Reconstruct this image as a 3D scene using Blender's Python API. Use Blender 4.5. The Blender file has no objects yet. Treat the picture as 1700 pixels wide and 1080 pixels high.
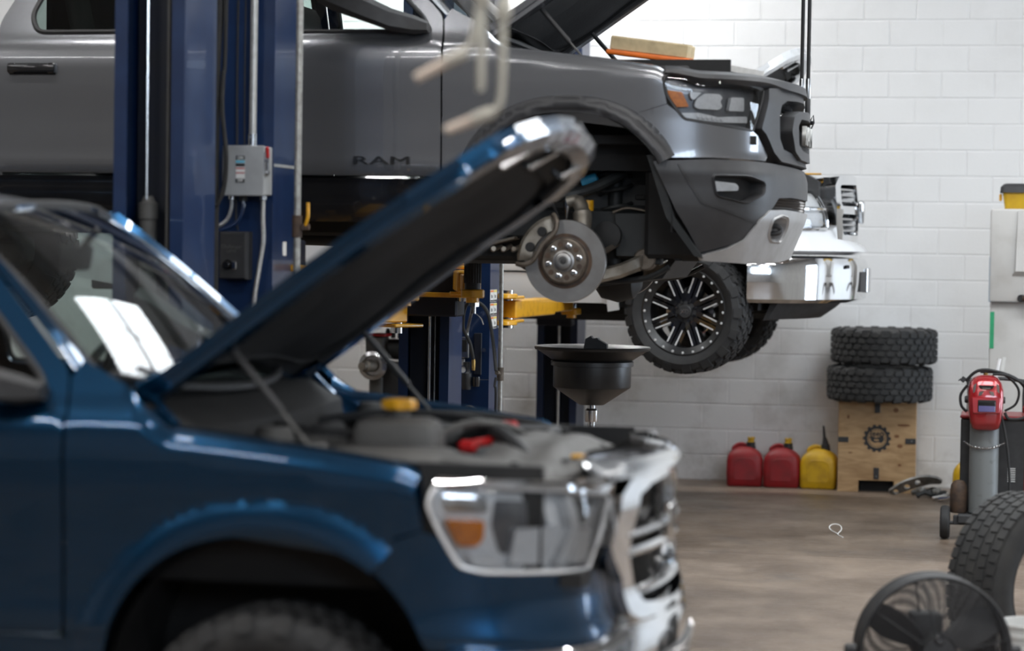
import bpy, bmesh, math, random
import numpy as np
from mathutils import Vector, Matrix, Euler
from mathutils.geometry import delaunay_2d_cdt
R = math.radians
SC = bpy.context.scene
COL = SC.collection
random.seed(7)

# ------------------------------------------------------------------ camera
# World: X runs along the bays (the way the trucks face), Y goes to the block wall, Z is up.
YAW, PITCH, ROLL, EYE = R(12.0), R(1.84), R(0.9), 1.83
fwd = Vector((-math.sin(YAW) * math.cos(PITCH), math.cos(YAW) * math.cos(PITCH), -math.sin(PITCH)))
rt0 = Vector((math.cos(YAW), math.sin(YAW), 0))
up0 = rt0.cross(fwd)
rt = rt0 * math.cos(ROLL) + up0 * math.sin(ROLL)
up = up0 * math.cos(ROLL) - rt0 * math.sin(ROLL)
cd = bpy.data.cameras.new('camera')
cam = bpy.data.objects.new('camera', cd)
COL.objects.link(cam)
cam.matrix_world = Matrix(((rt.x, up.x, -fwd.x, 0), (rt.y, up.y, -fwd.y, 0), (rt.z, up.z, -fwd.z, EYE), (0, 0, 0, 1)))
cd.sensor_width, cd.lens = 36.0, 85.0
cd.clip_start, cd.clip_end = 0.1, 200
cd.dof.use_dof = True
cd.dof.focus_distance = 13.4
cd.dof.aperture_fstop = 1.7
SC.camera = cam

# ------------------------------------------------------------------ world and exposure
W = bpy.data.worlds.new('overcast_sky')
SC.world = W
W.use_nodes = True
W.node_tree.nodes['Background'].inputs[0].default_value = (0.80, 0.88, 1.0, 1)
W.node_tree.nodes['Background'].inputs[1].default_value = 16.0
SC.view_settings.view_transform = 'Standard'
SC.view_settings.look = 'None'
SC.view_settings.gamma = 1.0
SC.view_settings.use_curve_mapping = False
SC.view_settings.exposure = 0.0
SC.cycles.max_bounces = 7
SC.cycles.diffuse_bounces = 3
SC.cycles.glossy_bounces = 4
SC.cycles.transmission_bounces = 6
SC.cycles.transparent_max_bounces = 10
SC.cycles.sample_clamp_indirect = 6.0
SC.cycles.caustics_reflective = False
SC.cycles.caustics_refractive = False

# ------------------------------------------------------------------ lights of the shop and added fill lights
CEIL = 6.2
def area(name, loc, rot, sx, sy, power, col=(1, 1, 1)):
    l = bpy.data.lights.new(name, 'AREA')
    l.shape, l.size, l.size_y, l.energy, l.color = 'RECTANGLE', sx, sy, power, col
    o = bpy.data.objects.new(name, l)
    COL.objects.link(o)
    o.location, o.rotation_euler = loc, rot
    return o
STRIPS = []                                     # ceiling strip lights (x, y): tube fittings
for y in (1.2, 5.4, 9.1, 17.3):
    for x in (-9.0, -4.6, -0.2, 4.2):
        STRIPS.append((x, y))
for (x, y) in STRIPS:
    area('strip_light', (x, y, CEIL - 0.62), (0, 0, 0), 2.4, 0.16, {1.2: 120, 5.4: 115, 9.1: 85, 17.3: 4}[y] * {-9.0: .8, -4.6: .9, -0.2: 1.0, 4.2: .9}[x], (1.0, 0.99, 0.98))
for x in (-5.9, -3.9):                          # unseen strips added over the wall aisle to lift the dim lower blocks
    area('strip_light', (x, 18.45, CEIL - 0.62), (0, 0, 0), 1.8, 0.16, 165, (1.0, 0.99, 0.98))
for (x, y, p) in [(x, y, 40) for x in (-8.4,) for y in (12.5, 13.9)] + [(x, y, 42) for x in (2.6, 4.4) for y in (12.5, 13.9, 15.5)] + [(-6.6, 15.5, 60)]:
    area('panel_fill_light', (x, y, CEIL - 0.45), (0, 0, 0), 1.2, 0.8, p, (0.98, 0.99, 1.0))   # unseen ceiling panels; the right-hand ones are added to brighten the low block wall
for x in (-0.95, 0.70):                  # bank of large daylight-white panels above the middle bay
    for y in (12.2, 13.6):
        area('bay_panel', (x, y, CEIL - 0.45), (0, 0, 0), 1.5, 1.25, 74, (0.90, 0.96, 1.0))

# ------------------------------------------------------------------ materials
def srgb(r, g, b):
    f = lambda c: (c / 255 / 12.92) if c / 255 <= 0.04045 else ((c / 255 + 0.055) / 1.055) ** 2.4
    return (f(r), f(g), f(b), 1)
MATS = {}
def pm(name, col, rough=0.5, metal=0.0, coat=0.0, var=None, bump=None, emit=0.0, spec=None, ao=None):
    """procedural Principled material; var=(scale, second colour, lo, hi) blotches, bump=(scale, strength, distance)"""
    m = bpy.data.materials.new(name)
    m.use_nodes = True
    nt = m.node_tree
    b = nt.nodes['Principled BSDF']
    b.inputs['Base Color'].default_value = col
    b.inputs['Roughness'].default_value = rough
    b.inputs['Metallic'].default_value = metal
    b.inputs['Coat Weight'].default_value = coat
    b.inputs['Coat Roughness'].default_value = 0.03
    if spec is not None:
        b.inputs['Specular IOR Level'].default_value = spec
    if emit:
        b.inputs['Emission Color'].default_value = col
        b.inputs['Emission Strength'].default_value = emit
    tc = nt.nodes.new('ShaderNodeTexCoord')
    if var:
        n = nt.nodes.new('ShaderNodeTexNoise')
        n.inputs['Scale'].default_value, n.inputs['Detail'].default_value = var[0], 6
        nt.links.new(tc.outputs['Object'], n.inputs['Vector'])
        r = nt.nodes.new('ShaderNodeMapRange')
        r.inputs[1].default_value, r.inputs[2].default_value = var[2], var[3]
        nt.links.new(n.outputs[0], r.inputs[0])
        mx = nt.nodes.new('ShaderNodeMix')
        mx.data_type = 'RGBA'
        mx.inputs[6].default_value, mx.inputs[7].default_value = col, var[1]
        nt.links.new(r.outputs[0], mx.inputs[0])
        nt.links.new(mx.outputs[2], b.inputs['Base Color'])
    if bump:
        n = nt.nodes.new('ShaderNodeTexNoise')
        n.inputs['Scale'].default_value, n.inputs['Detail'].default_value = bump[0], 4
        nt.links.new(tc.outputs['Object'], n.inputs['Vector'])
        bp = nt.nodes.new('ShaderNodeBump')
        bp.inputs['Strength'].default_value, bp.inputs['Distance'].default_value = bump[1], bump[2]
        nt.links.new(n.outputs[0], bp.inputs['Height'])
        nt.links.new(bp.outputs[0], b.inputs['Normal'])
    MATS[name] = m
    return m
def glass(name, tint, refl=1.0, ior=1.5):
    m = bpy.data.materials.new(name)
    m.use_nodes = True
    nt = m.node_tree
    nt.nodes.clear()
    o = nt.nodes.new('ShaderNodeOutputMaterial')
    t = nt.nodes.new('ShaderNodeBsdfTransparent')
    t.inputs[0].default_value = tint
    g = nt.nodes.new('ShaderNodeBsdfGlossy')
    g.inputs[0].default_value, g.inputs[1].default_value = (refl, refl, refl, 1), 0.01
    fr = nt.nodes.new('ShaderNodeFresnel')
    fr.inputs[0].default_value = ior
    mx = nt.nodes.new('ShaderNodeMixShader')
    nt.links.new(fr.outputs[0], mx.inputs[0])
    nt.links.new(t.outputs[0], mx.inputs[1])
    nt.links.new(g.outputs[0], mx.inputs[2])
    nt.links.new(mx.outputs[0], o.inputs[0])
    MATS[name] = m
    return m
pm('blue_paint', (0.0015, 0.042, 0.105, 1), 0.24, 0.82, 1.0, bump=(900, 0.02, 0.001))
pm('grey_paint', (0.19, 0.195, 0.207, 1), 0.27, 0.72, 1.0, bump=(900, 0.02, 0.001))
pm('white_paint', (0.72, 0.73, 0.74, 1), 0.35, 0.0, 1.0, bump=(700, 0.01, 0.001))
pm('chrome', (0.86, 0.87, 0.88, 1), 0.07, 1.0, var=(3, (0.78, 0.79, 0.80, 1), .4, .7))
pm('dull_chrome', (0.55, 0.56, 0.57, 1), 0.22, 1.0, var=(30, (0.40, 0.40, 0.40, 1), .4, .7))
pm('silver_paint', (0.42, 0.42, 0.42, 1), 0.42, 0.5, 0.2, var=(12, (0.36, 0.355, 0.35, 1), .4, .7), bump=(300, .05, .001))
pm('black_plastic', (0.021, 0.021, 0.022, 1), 0.55, var=(20, (0.030, 0.030, 0.031, 1), .4, .7), bump=(600, .15, .001))
pm('grey_plastic', (0.030, 0.030, 0.032, 1), 0.47, var=(14, (0.038, 0.038, 0.040, 1), .4, .7), bump=(700, .2, .001))
pm('dusty_plastic', (0.070, 0.067, 0.063, 1), 0.62, var=(9, (0.10, 0.097, 0.092, 1), .35, .7), bump=(200, .1, .002))
pm('milled_silver', (0.80, 0.80, 0.80, 1), .32, .25, 0, var=(40, (.7, .7, .7, 1), .4, .7))
pm('satin_black', (0.008, 0.008, 0.0085, 1), 0.38, 0, 0, var=(20, (.013, .013, .013, 1), .4, .7))
pm('gloss_black', (0.008, 0.008, 0.009, 1), 0.16, 0, .6, var=(5, (.011, .011, .012, 1), .4, .6))
pm('black_void', (0.006, 0.006, 0.0065, 1), 0.75, var=(9, (.010, .010, .010, 1), .4, .6))
pm('liner_black', (0.0065, 0.0065, 0.007, 1), 0.8, var=(8, (.011, .011, .012, 1), .45, .7), bump=(60, .3, .004))
pm('under_black', (0.009, 0.011, 0.012, 1), 0.6, 0, var=(10, (.020, .021, .020, 1), .5, .75), bump=(40, .2, .004))
pm('rubber', (0.014, 0.014, 0.0145, 1), 0.72, var=(14, (.024, .023, .022, 1), .45, .75), bump=(150, .2, .002))
pm('old_rubber', (0.022, 0.022, 0.022, 1), 0.8, var=(14, (.036, .035, .033, 1), .4, .75), bump=(150, .25, .002))
pm('cast_iron', (0.16, 0.135, 0.11, 1), 0.55, 0.65, var=(18, (.075, .058, .045, 1), .42, .68), bump=(120, .35, .003))
pm('cast_alloy', (0.30, 0.275, 0.235, 1), 0.5, 0.7, var=(16, (.17, .145, .115, 1), .42, .7), bump=(120, .3, .003))
pm('rotor_steel', (0.34, 0.335, 0.33, 1), 0.38, 0.9, var=(9, (.26, .25, .24, 1), .4, .7), bump=(90, .06, .001))
pm('rust_steel', (0.10, 0.062, 0.04, 1), 0.7, 0.3, var=(22, (.05, .035, .028, 1), .4, .65), bump=(120, .3, .002))
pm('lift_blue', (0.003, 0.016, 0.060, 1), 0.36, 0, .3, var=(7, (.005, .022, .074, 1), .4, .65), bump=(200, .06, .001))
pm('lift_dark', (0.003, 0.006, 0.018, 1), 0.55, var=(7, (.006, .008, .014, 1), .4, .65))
pm('lift_yellow', (0.72, 0.36, 0.012, 1), 0.4, 0, .3, var=(16, (.50, .24, .012, 1), .5, .75), bump=(120, .1, .002))
pm('steel_rod', (0.62, 0.62, 0.62, 1), 0.2, 1.0, var=(12, (.5, .5, .5, 1), .4, .7))
pm('galvanised', (0.40, 0.39, 0.36, 1), 0.45, 0.75, var=(40, (.26, .25, .23, 1), .4, .7), bump=(200, .1, .001))
pm('conduit_grey', (0.52, 0.52, 0.50, 1), 0.4, 0.55, var=(30, (.42, .42, .40, 1), .4, .7))
pm('flex_conduit', (0.40, 0.41, 0.41, 1), 0.42, 0.7, var=(50, (.3, .3, .3, 1), .4, .7))
pm('switch_grey', (0.36, 0.37, 0.375, 1), 0.45, .1, var=(9, (.30, .31, .31, 1), .4, .7))
pm('red_plastic', (0.45, 0.012, 0.014, 1), 0.4, var=(12, (.38, .012, .012, 1), .4, .7))
pm('can_red', (0.30, 0.010, 0.014, 1), 0.48, var=(9, (.20, .010, .012, 1), .45, .7), bump=(80, .1, .002))
pm('can_yellow', (0.62, 0.37, 0.006, 1), 0.48, var=(9, (.42, .24, .010, 1), .45, .72), bump=(80, .1, .002))
pm('spout_yellow', (0.55, 0.34, 0.01, 1), 0.45, var=(9, (.45, .26, .01, 1), .4, .7))
pm('helmet_red', (0.33, 0.006, 0.010, 1), 0.25, .3, 1.0, var=(5, (.26, .006, .01, 1), .4, .6))
pm('welder_red', (0.22, 0.008, 0.010, 1), 0.4, 0, .2, var=(8, (.16, .008, .01, 1), .4, .7))
pm('cylinder_grey', (0.155, 0.165, 0.165, 1), 0.5, .1, var=(16, (.10, .10, .095, 1), .58, .78), bump=(60, .1, .002))
pm('paper_white', (0.70, 0.70, 0.68, 1), 0.7, var=(40, (.62, .62, .6, 1), .4, .7))
pm('label_orange', (0.75, 0.22, 0.05, 1), 0.6, var=(40, (.65, .2, .05, 1), .4, .7))
pm('label_yellow', (0.75, 0.60, 0.10, 1), 0.6, var=(40, (.65, .5, .1, 1), .4, .7))
pm('label_black', (0.015, 0.015, 0.016, 1), 0.55, var=(40, (.02, .02, .02, 1), .4, .7))
pm('label_blue', (0.10, 0.45, 0.62, 1), 0.55, var=(40, (.1, .4, .55, 1), .4, .7))
pm('amber', (0.92, 0.26, 0.006, 1), 0.25, 0, .6, var=(60, (.70, .17, .006, 1), .4, .7))
pm('lamp_white', (0.88, 0.88, 0.88, 1), 0.25, 0.1, .6, var=(60, (.78, .78, .78, 1), .4, .7))
pm('lamp_grey', (0.12, 0.125, 0.135, 1), 0.3, .4, .4, var=(20, (.17, .175, .185, 1), .4, .7))
pm('filter_paper', (0.52, 0.42, 0.25, 1), 0.9, var=(20, (.40, .32, .19, 1), .4, .7))
pm('filter_orange', (0.75, 0.16, 0.015, 1), 0.5, var=(20, (.65, .14, .015, 1), .4, .7))
pm('teal_plastic', (0.02, 0.22, 0.36, 1), 0.5, var=(20, (.02, .18, .3, 1), .4, .7))
pm('seat_black', (0.012, 0.012, 0.013, 1), 0.7, var=(20, (.018, .018, .02, 1), .4, .7))
pm('pale_metal', (0.50, 0.475, 0.40, 1), 0.5, .2, var=(8, (.42, .39, .33, 1), .4, .7))
pm('pale_grip', (0.60, 0.50, 0.41, 1), 0.6, var=(8, (.45, .36, .29, 1), .4, .7))
pm('column_white', (0.56, 0.55, 0.53, 1), 0.5, 0, .1, var=(4, (.42, .40, .37, 1), .5, .8), bump=(80, .05, .001))
pm('column_skyblue', (0.36, 0.43, 0.50, 1), 0.45, 0, .1, var=(6, (.31, .37, .43, 1), .4, .7))
pm('tape_green', (0.02, 0.32, 0.14, 1), 0.55, var=(20, (.02, .26, .11, 1), .4, .7))
pm('bucket_white', (0.60, 0.60, 0.58, 1), 0.42, var=(7, (.48, .48, .46, 1), .45, .75))
pm('zip_tie', (0.85, 0.85, 0.83, 1), 0.4, var=(30, (.75, .75, .73, 1), .4, .7))
pm('scrap_alloy', (0.30, 0.30, 0.29, 1), 0.48, .7, var=(22, (.16, .155, .15, 1), .42, .68), bump=(60, .4, .004))
pm('brass', (0.50, 0.32, 0.10, 1), 0.35, .9, var=(20, (.4, .25, .08, 1), .4, .7))
pm('lens_purple', (0.10, 0.09, 0.22, 1), 0.08, 0, 1.0, var=(4, (.13, .12, .27, 1), .4, .6))
pm('tube_light', (1, 0.985, 0.96, 1), .4, emit=9.0)
pm('fixture_white', (0.75, 0.75, 0.75, 1), .5, var=(5, (.7, .7, .7, 1), .4, .6))
pm('vest_green', (0.02, 0.06, 0.045, 1), 0.5, var=(3, (.012, .03, .025, 1), .4, .6))
glass('lens_glass', (0.93, 0.94, 0.95, 1))
glass('windshield_glass', (0.55, 0.66, 0.64, 1))
glass('side_glass', (0.30, 0.38, 0.36, 1))
glass('front_glass', (0.80, 0.86, 0.85, 1))
glass('bay_glass', (0.9, 0.93, 0.95, 1))
def wall_paint(name, lo):
    m = pm(name, (0.74, 0.738, 0.73, 1), 0.55, 0, 0, bump=(55, .25, .004))
    nt = m.node_tree
    b = nt.nodes['Principled BSDF']
    tc = nt.nodes.new('ShaderNodeTexCoord')
    ge = nt.nodes.new('ShaderNodeNewGeometry')
    n = nt.nodes.new('ShaderNodeTexNoise')
    n.inputs['Scale'].default_value, n.inputs['Detail'].default_value, n.inputs['Roughness'].default_value = 1.7, 9, .62
    nt.links.new(ge.outputs['Position'], n.inputs['Vector'])
    sx = nt.nodes.new('ShaderNodeSeparateXYZ')
    nt.links.new(ge.outputs['Position'], sx.inputs[0])
    hgt = nt.nodes.new('ShaderNodeMapRange')          # scuffs and grime live on the lowest 1.6 m of the wall
    hgt.inputs[1].default_value, hgt.inputs[2].default_value = 0.1, 1.7
    hgt.inputs[3].default_value, hgt.inputs[4].default_value = 1.0, 0.12
    nt.links.new(sx.outputs[2], hgt.inputs[0])
    mr = nt.nodes.new('ShaderNodeMapRange')
    mr.inputs[1].default_value, mr.inputs[2].default_value = 0.50, 0.72
    nt.links.new(n.outputs[0], mr.inputs[0])
    mu = nt.nodes.new('ShaderNodeMath')
    mu.operation = 'MULTIPLY'
    nt.links.new(hgt.outputs[0], mu.inputs[0])
    nt.links.new(mr.outputs[0], mu.inputs[1])
    mx = nt.nodes.new('ShaderNodeMix')
    mx.data_type = 'RGBA'
    mx.inputs[6].default_value, mx.inputs[7].default_value = (0.74, 0.738, 0.73, 1), (0.36, 0.335, 0.30, 1)
    nt.links.new(mu.outputs[0], mx.inputs[0])
    nt.links.new(mx.outputs[2], b.inputs['Base Color'])
    return m
wall_paint('block_paint', 0)
def floor_mat():
    m = pm('concrete', (0.2, 0.17, 0.145, 1), 0.45, bump=(35, .12, .003))
    nt = m.node_tree
    b = nt.nodes['Principled BSDF']
    ge = nt.nodes.new('ShaderNodeNewGeometry')
    def noise(scale, det, stretch=None):
        n = nt.nodes.new('ShaderNodeTexNoise')
        n.inputs['Scale'].default_value, n.inputs['Detail'].default_value, n.inputs['Roughness'].default_value = scale, det, .65
        if stretch:
            mp = nt.nodes.new('ShaderNodeMapping')
            mp.inputs['Scale'].default_value = stretch
            nt.links.new(ge.outputs['Position'], mp.inputs[0])
            nt.links.new(mp.outputs[0], n.inputs['Vector'])
        else:
            nt.links.new(ge.outputs['Position'], n.inputs['Vector'])
        return n
    def mix(fac, a, c):
        x = nt.nodes.new('ShaderNodeMix')
        x.data_type = 'RGBA'
        nt.links.new(fac, x.inputs[0])
        if isinstance(a, tuple): x.inputs[6].default_value = a
        else: nt.links.new(a, x.inputs[6])
        x.inputs[7].default_value = c
        return x.outputs[2]
    def rng(n, lo, hi, top=1.0):
        r = nt.nodes.new('ShaderNodeMapRange')
        r.inputs[1].default_value, r.inputs[2].default_value, r.inputs[4].default_value = lo, hi, top
        nt.links.new(n.outputs[0], r.inputs[0])
        return r.outputs[0]
    c = mix(rng(noise(1.3, 8), .35, .68), (0.092, 0.064, 0.044, 1), (0.225, 0.172, 0.130, 1))
    c = mix(rng(noise(3.0, 9, (1.0, .35, 1)), .48, .72, .75), c, (0.095, 0.070, 0.052, 1))
    c = mix(rng(noise(.9, 7), .60, .72, .8), c, (0.075, 0.066, 0.060, 1))
    c = mix(rng(noise(26, 5), .55, .75, .5), c, (0.27, 0.225, 0.185, 1))
    nt.links.new(c, b.inputs['Base Color'])
    r = rng(noise(2.2, 6), .3, .7)
    mr = nt.nodes.new('ShaderNodeMapRange')
    mr.inputs[3].default_value, mr.inputs[4].default_value = .32, .6
    nt.links.new(r, mr.inputs[0])
    nt.links.new(mr.outputs[0], b.inputs['Roughness'])
floor_mat()
def wood_mat():
    m = pm('pine_ply', (0.5, 0.33, 0.17, 1), 0.6)
    nt = m.node_tree
    b = nt.nodes['Principled BSDF']
    tc = nt.nodes.new('ShaderNodeTexCoord')
    mp = nt.nodes.new('ShaderNodeMapping')
    mp.inputs['Scale'].default_value = (2.0, 6.0, 9.0)
    nt.links.new(tc.outputs['Object'], mp.inputs[0])
    n = nt.nodes.new('ShaderNodeTexNoise')
    n.inputs['Scale'].default_value, n.inputs['Detail'].default_value, n.inputs['Distortion'].default_value = 1.6, 6, 1.8
    nt.links.new(mp.outputs[0], n.inputs['Vector'])
    cr = nt.nodes.new('ShaderNodeValToRGB')
    e = cr.color_ramp.elements
    e[0].position, e[0].color = .3, (0.33, 0.195, 0.088, 1)
    e[1].position, e[1].color = .65, (0.50, 0.325, 0.165, 1)
    nt.links.new(n.outputs[0], cr.inputs[0])
    nt.links.new(cr.outputs[0], b.inputs['Base Color'])
wood_mat()
pm('wood_knot', (0.16, 0.065, 0.022, 1), 0.6, var=(60, (.24, .11, .04, 1), .4, .7))

# ------------------------------------------------------------------ object and mesh helpers
def tag(o, label=None, cat=None, group=None, kind=None):
    if label: o['label'] = label
    if cat: o['category'] = cat
    if group: o['group'] = group
    if kind: o['kind'] = kind
    return o
def thing(name, label, cat, loc=(0, 0, 0), rz=0.0, group=None):
    o = bpy.data.objects.new(name, None)
    o.empty_display_size = 0.1
    COL.objects.link(o)
    o.location, o.rotation_euler = loc, (0, 0, rz)
    return tag(o, label, cat, group)
def link(name, me, mat, parent=None):
    if mat is not None and not me.materials:
        me.materials.append(MATS[mat])
    o = bpy.data.objects.new(name, me)
    COL.objects.link(o)
    if parent is not None:
        o.parent = parent
    return o
def frame_to(d):
    """rotation matrix whose Z axis points along d"""
    return Vector(d).normalized().to_track_quat('Z', 'Y').to_matrix().to_4x4()
def spline(P, n=6, closed=False):
    P = [Vector(p) for p in P]
    N = len(P)
    out = []
    for i in range(N if closed else N - 1):
        p0 = P[(i - 1) % N] if closed else P[max(i - 1, 0)]
        p1, p2 = P[i], P[(i + 1) % N]
        p3 = P[(i + 2) % N] if closed else P[min(i + 2, N - 1)]
        for k in range(n):
            t = k / n
            out.append(0.5 * ((2 * p1) + (p2 - p0) * t + (2 * p0 - 5 * p1 + 4 * p2 - p3) * t * t + (3 * p1 - p0 - 3 * p2 + p3) * t ** 3))
    if not closed:
        out.append(P[-1])
    return out
def rounded(poly, r, n=4):
    """2-D polygon with rounded corners"""
    out = []
    N = len(poly)
    for i in range(N):
        a, b, c = Vector(poly[i - 1][:2]), Vector(poly[i][:2]), Vector(poly[(i + 1) % N][:2])
        u, v = a - b, c - b
        q = min(r, u.length * .45, v.length * .45)
        p1, p2 = b + u.normalized() * q, b + v.normalized() * q
        for k in range(n + 1):
            t = k / n
            out.append(((1 - t) ** 2 * p1 + 2 * t * (1 - t) * b + t * t * p2)[:])
    return out
class MB:
    """collects shapes into one mesh"""
    def __init__(s):
        s.bm = bmesh.new()
    def _add(s, vs, fs, M=None):
        if M is not None:
            vs = [M @ Vector(v) for v in vs]
        bv = [s.bm.verts.new(v) for v in vs]
        for f in fs:
            try:
                s.bm.faces.new([bv[i] for i in f])
            except ValueError:
                pass
        return s
    def box(s, c, size, bev=0.0, rot=None, seg=1):
        x, y, z = size[0] / 2, size[1] / 2, size[2] / 2
        M = Matrix.Translation(c)
        if rot is not None:
            M = M @ (rot if isinstance(rot, Matrix) else Euler(rot).to_matrix().to_4x4())
        r = bmesh.ops.create_cube(s.bm, size=1.0, matrix=M @ Matrix.Diagonal((size[0], size[1], size[2], 1)))
        if bev > 0:
            vs = r['verts']
            es = list({e for v in vs for e in v.link_edges})
            bmesh.ops.bevel(s.bm, geom=es, offset=min(bev, x * .95, y * .95, z * .95), segments=seg, profile=.5, affect='EDGES')
        return s
    def tube(s, pts, r, seg=10, closed=False, caps=True):
        P = [Vector(p) for p in pts]
        n = len(P)
        rs = r if isinstance(r, (list, tuple)) else [r] * n
        T = []
        for i in range(n):
            a = P[(i - 1) % n] if closed else P[max(i - 1, 0)]
            b = P[(i + 1) % n] if closed else P[min(i + 1, n - 1)]
            d = (b - a)
            T.append(d.normalized() if d.length > 1e-9 else Vector((0, 0, 1)))
        up_ = Vector((0, 0, 1)) if abs(T[0].z) < .9 else Vector((1, 0, 0))
        N = (up_ - T[0] * up_.dot(T[0])).normalized()
        vs, fs = [], []
        for i in range(n):
            N = N - T[i] * N.dot(T[i])
            if N.length < 1e-6:
                N = T[i].orthogonal()
            N.normalize()
            B = T[i].cross(N)
            for k in range(seg):
                a = 2 * math.pi * k / seg
                vs.append(P[i] + (N * math.cos(a) + B * math.sin(a)) * rs[i])
        m = n if closed else n - 1
        for i in range(m):
            j = (i + 1) % n
            for k in range(seg):
                l = (k + 1) % seg
                fs.append((i * seg + k, i * seg + l, j * seg + l, j * seg + k))
        if caps and not closed:
            fs.append(tuple(range(seg - 1, -1, -1)))
            fs.append(tuple((n - 1) * seg + k for k in range(seg)))
        return s._add(vs, fs)
    def cyl(s, a, b, r, seg=20, r2=None):
        return s.tube([a, b], [r, r if r2 is None else r2], seg)
    def lathe(s, prof, c=(0, 0, 0), axis=(0, 0, 1), seg=32, closed=False, a0=0.0, a1=2 * math.pi):
        """prof: (radius, height along axis)"""
        M = Matrix.Translation(c) @ frame_to(axis)
        full = abs(a1 - a0 - 2 * math.pi) < 1e-6
        na = seg if full else seg + 1
        vs, fs = [], []
        for k in range(na):
            a = a0 + (a1 - a0) * k / seg
            for (r, h) in prof:
                vs.append((r * math.cos(a), r * math.sin(a), h))
        m = len(prof)
        for k in range(seg):
            l = (k + 1) % na
            for i in range(m if closed else m - 1):
                j = (i + 1) % m
                fs.append((k * m + i, l * m + i, l * m + j, k * m + j))
        s._add(vs, fs, M)
        return s
    def prism(s, poly, h, M=None, bev=0.0):
        """2-D polygon (x, y) extruded from 0 to h along z, then moved by M"""
        n = len(poly)
        area_ = sum(poly[i][0] * poly[(i + 1) % n][1] - poly[(i + 1) % n][0] * poly[i][1] for i in range(n))
        if area_ < 0:
            poly = poly[::-1]
        layers = [(0.0, 0.0), (h, 0.0)]
        def ring(z, inset):
            if not inset:
                return [(p[0], p[1], z) for p in poly]
            out = []
            for i in range(n):
                a, b, c = Vector(poly[i - 1][:2]), Vector(poly[i][:2]), Vector(poly[(i + 1) % n][:2])
                d1, d2 = (b - a).normalized(), (c - b).normalized()
                nn = Vector((-(d1.y + d2.y), d1.x + d2.x))
                L = nn.length
                nn = nn / L if L > 1e-6 else Vector((-d1.y, d1.x))
                q = b + nn * min(inset / max(nn.dot(Vector((-d1.y, d1.x))), .4), inset * 2)
                out.append((q.x, q.y, z))
            return out
        rings = [ring(0, bev), ring(bev, 0), ring(h - bev, 0), ring(h, bev)] if bev else [ring(0, 0), ring(h, 0)]
        vs = [v for rg in rings for v in rg]
        fs = [tuple(range(n - 1, -1, -1)), tuple((len(rings) - 1) * n + i for i in range(n))]
        for k in range(len(rings) - 1):
            for i in range(n):
                j = (i + 1) % n
                fs.append((k * n + i, k * n + j, (k + 1) * n + j, (k + 1) * n + i))
        return s._add(vs, fs, M)
    def loft(s, rings, closed=True, caps=True):
        m = len(rings[0])
        vs = [v for r in rings for v in r]
        fs = []
        for k in range(len(rings) - 1):
            for i in range(m if closed else m - 1):
                j = (i + 1) % m
                fs.append((k * m + i, k * m + j, (k + 1) * m + j, (k + 1) * m + i))
        if caps and closed:
            fs.append(tuple(range(m - 1, -1, -1)))
            fs.append(tuple((len(rings) - 1) * m + i for i in range(m)))
        return s._add(vs, fs)
    def build(s, name, mat, parent=None, sharp=35, smooth=True):
        bmesh.ops.recalc_face_normals(s.bm, faces=s.bm.faces[:])
        me = bpy.data.meshes.new(name)
        s.bm.to_mesh(me)
        s.bm.free()
        if smooth:
            me.polygons.foreach_set('use_smooth', [True] * len(me.polygons))
            me.set_sharp_from_angle(angle=R(sharp))
        return link(name, me, mat, parent)
def inpoly(p, poly):
    x, y = p
    c = False
    j = len(poly) - 1
    for i in range(len(poly)):
        xi, yi = poly[i][0], poly[i][1]
        xj, yj = poly[j][0], poly[j][1]
        if (yi > y) != (yj > y) and x < (xj - xi) * (y - yi) / (yj - yi) + xi:
            c = not c
        j = i
    return c
def dense(poly, res, closed=True):
    out = []
    n = len(poly)
    for i in range(n if closed else n - 1):
        a, b = Vector(poly[i][:2]), Vector(poly[(i + 1) % n][:2])
        k = max(1, int(math.ceil((b - a).length / res)))
        for q in range(k):
            out.append((a + (b - a) * q / k)[:])
    return out
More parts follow.
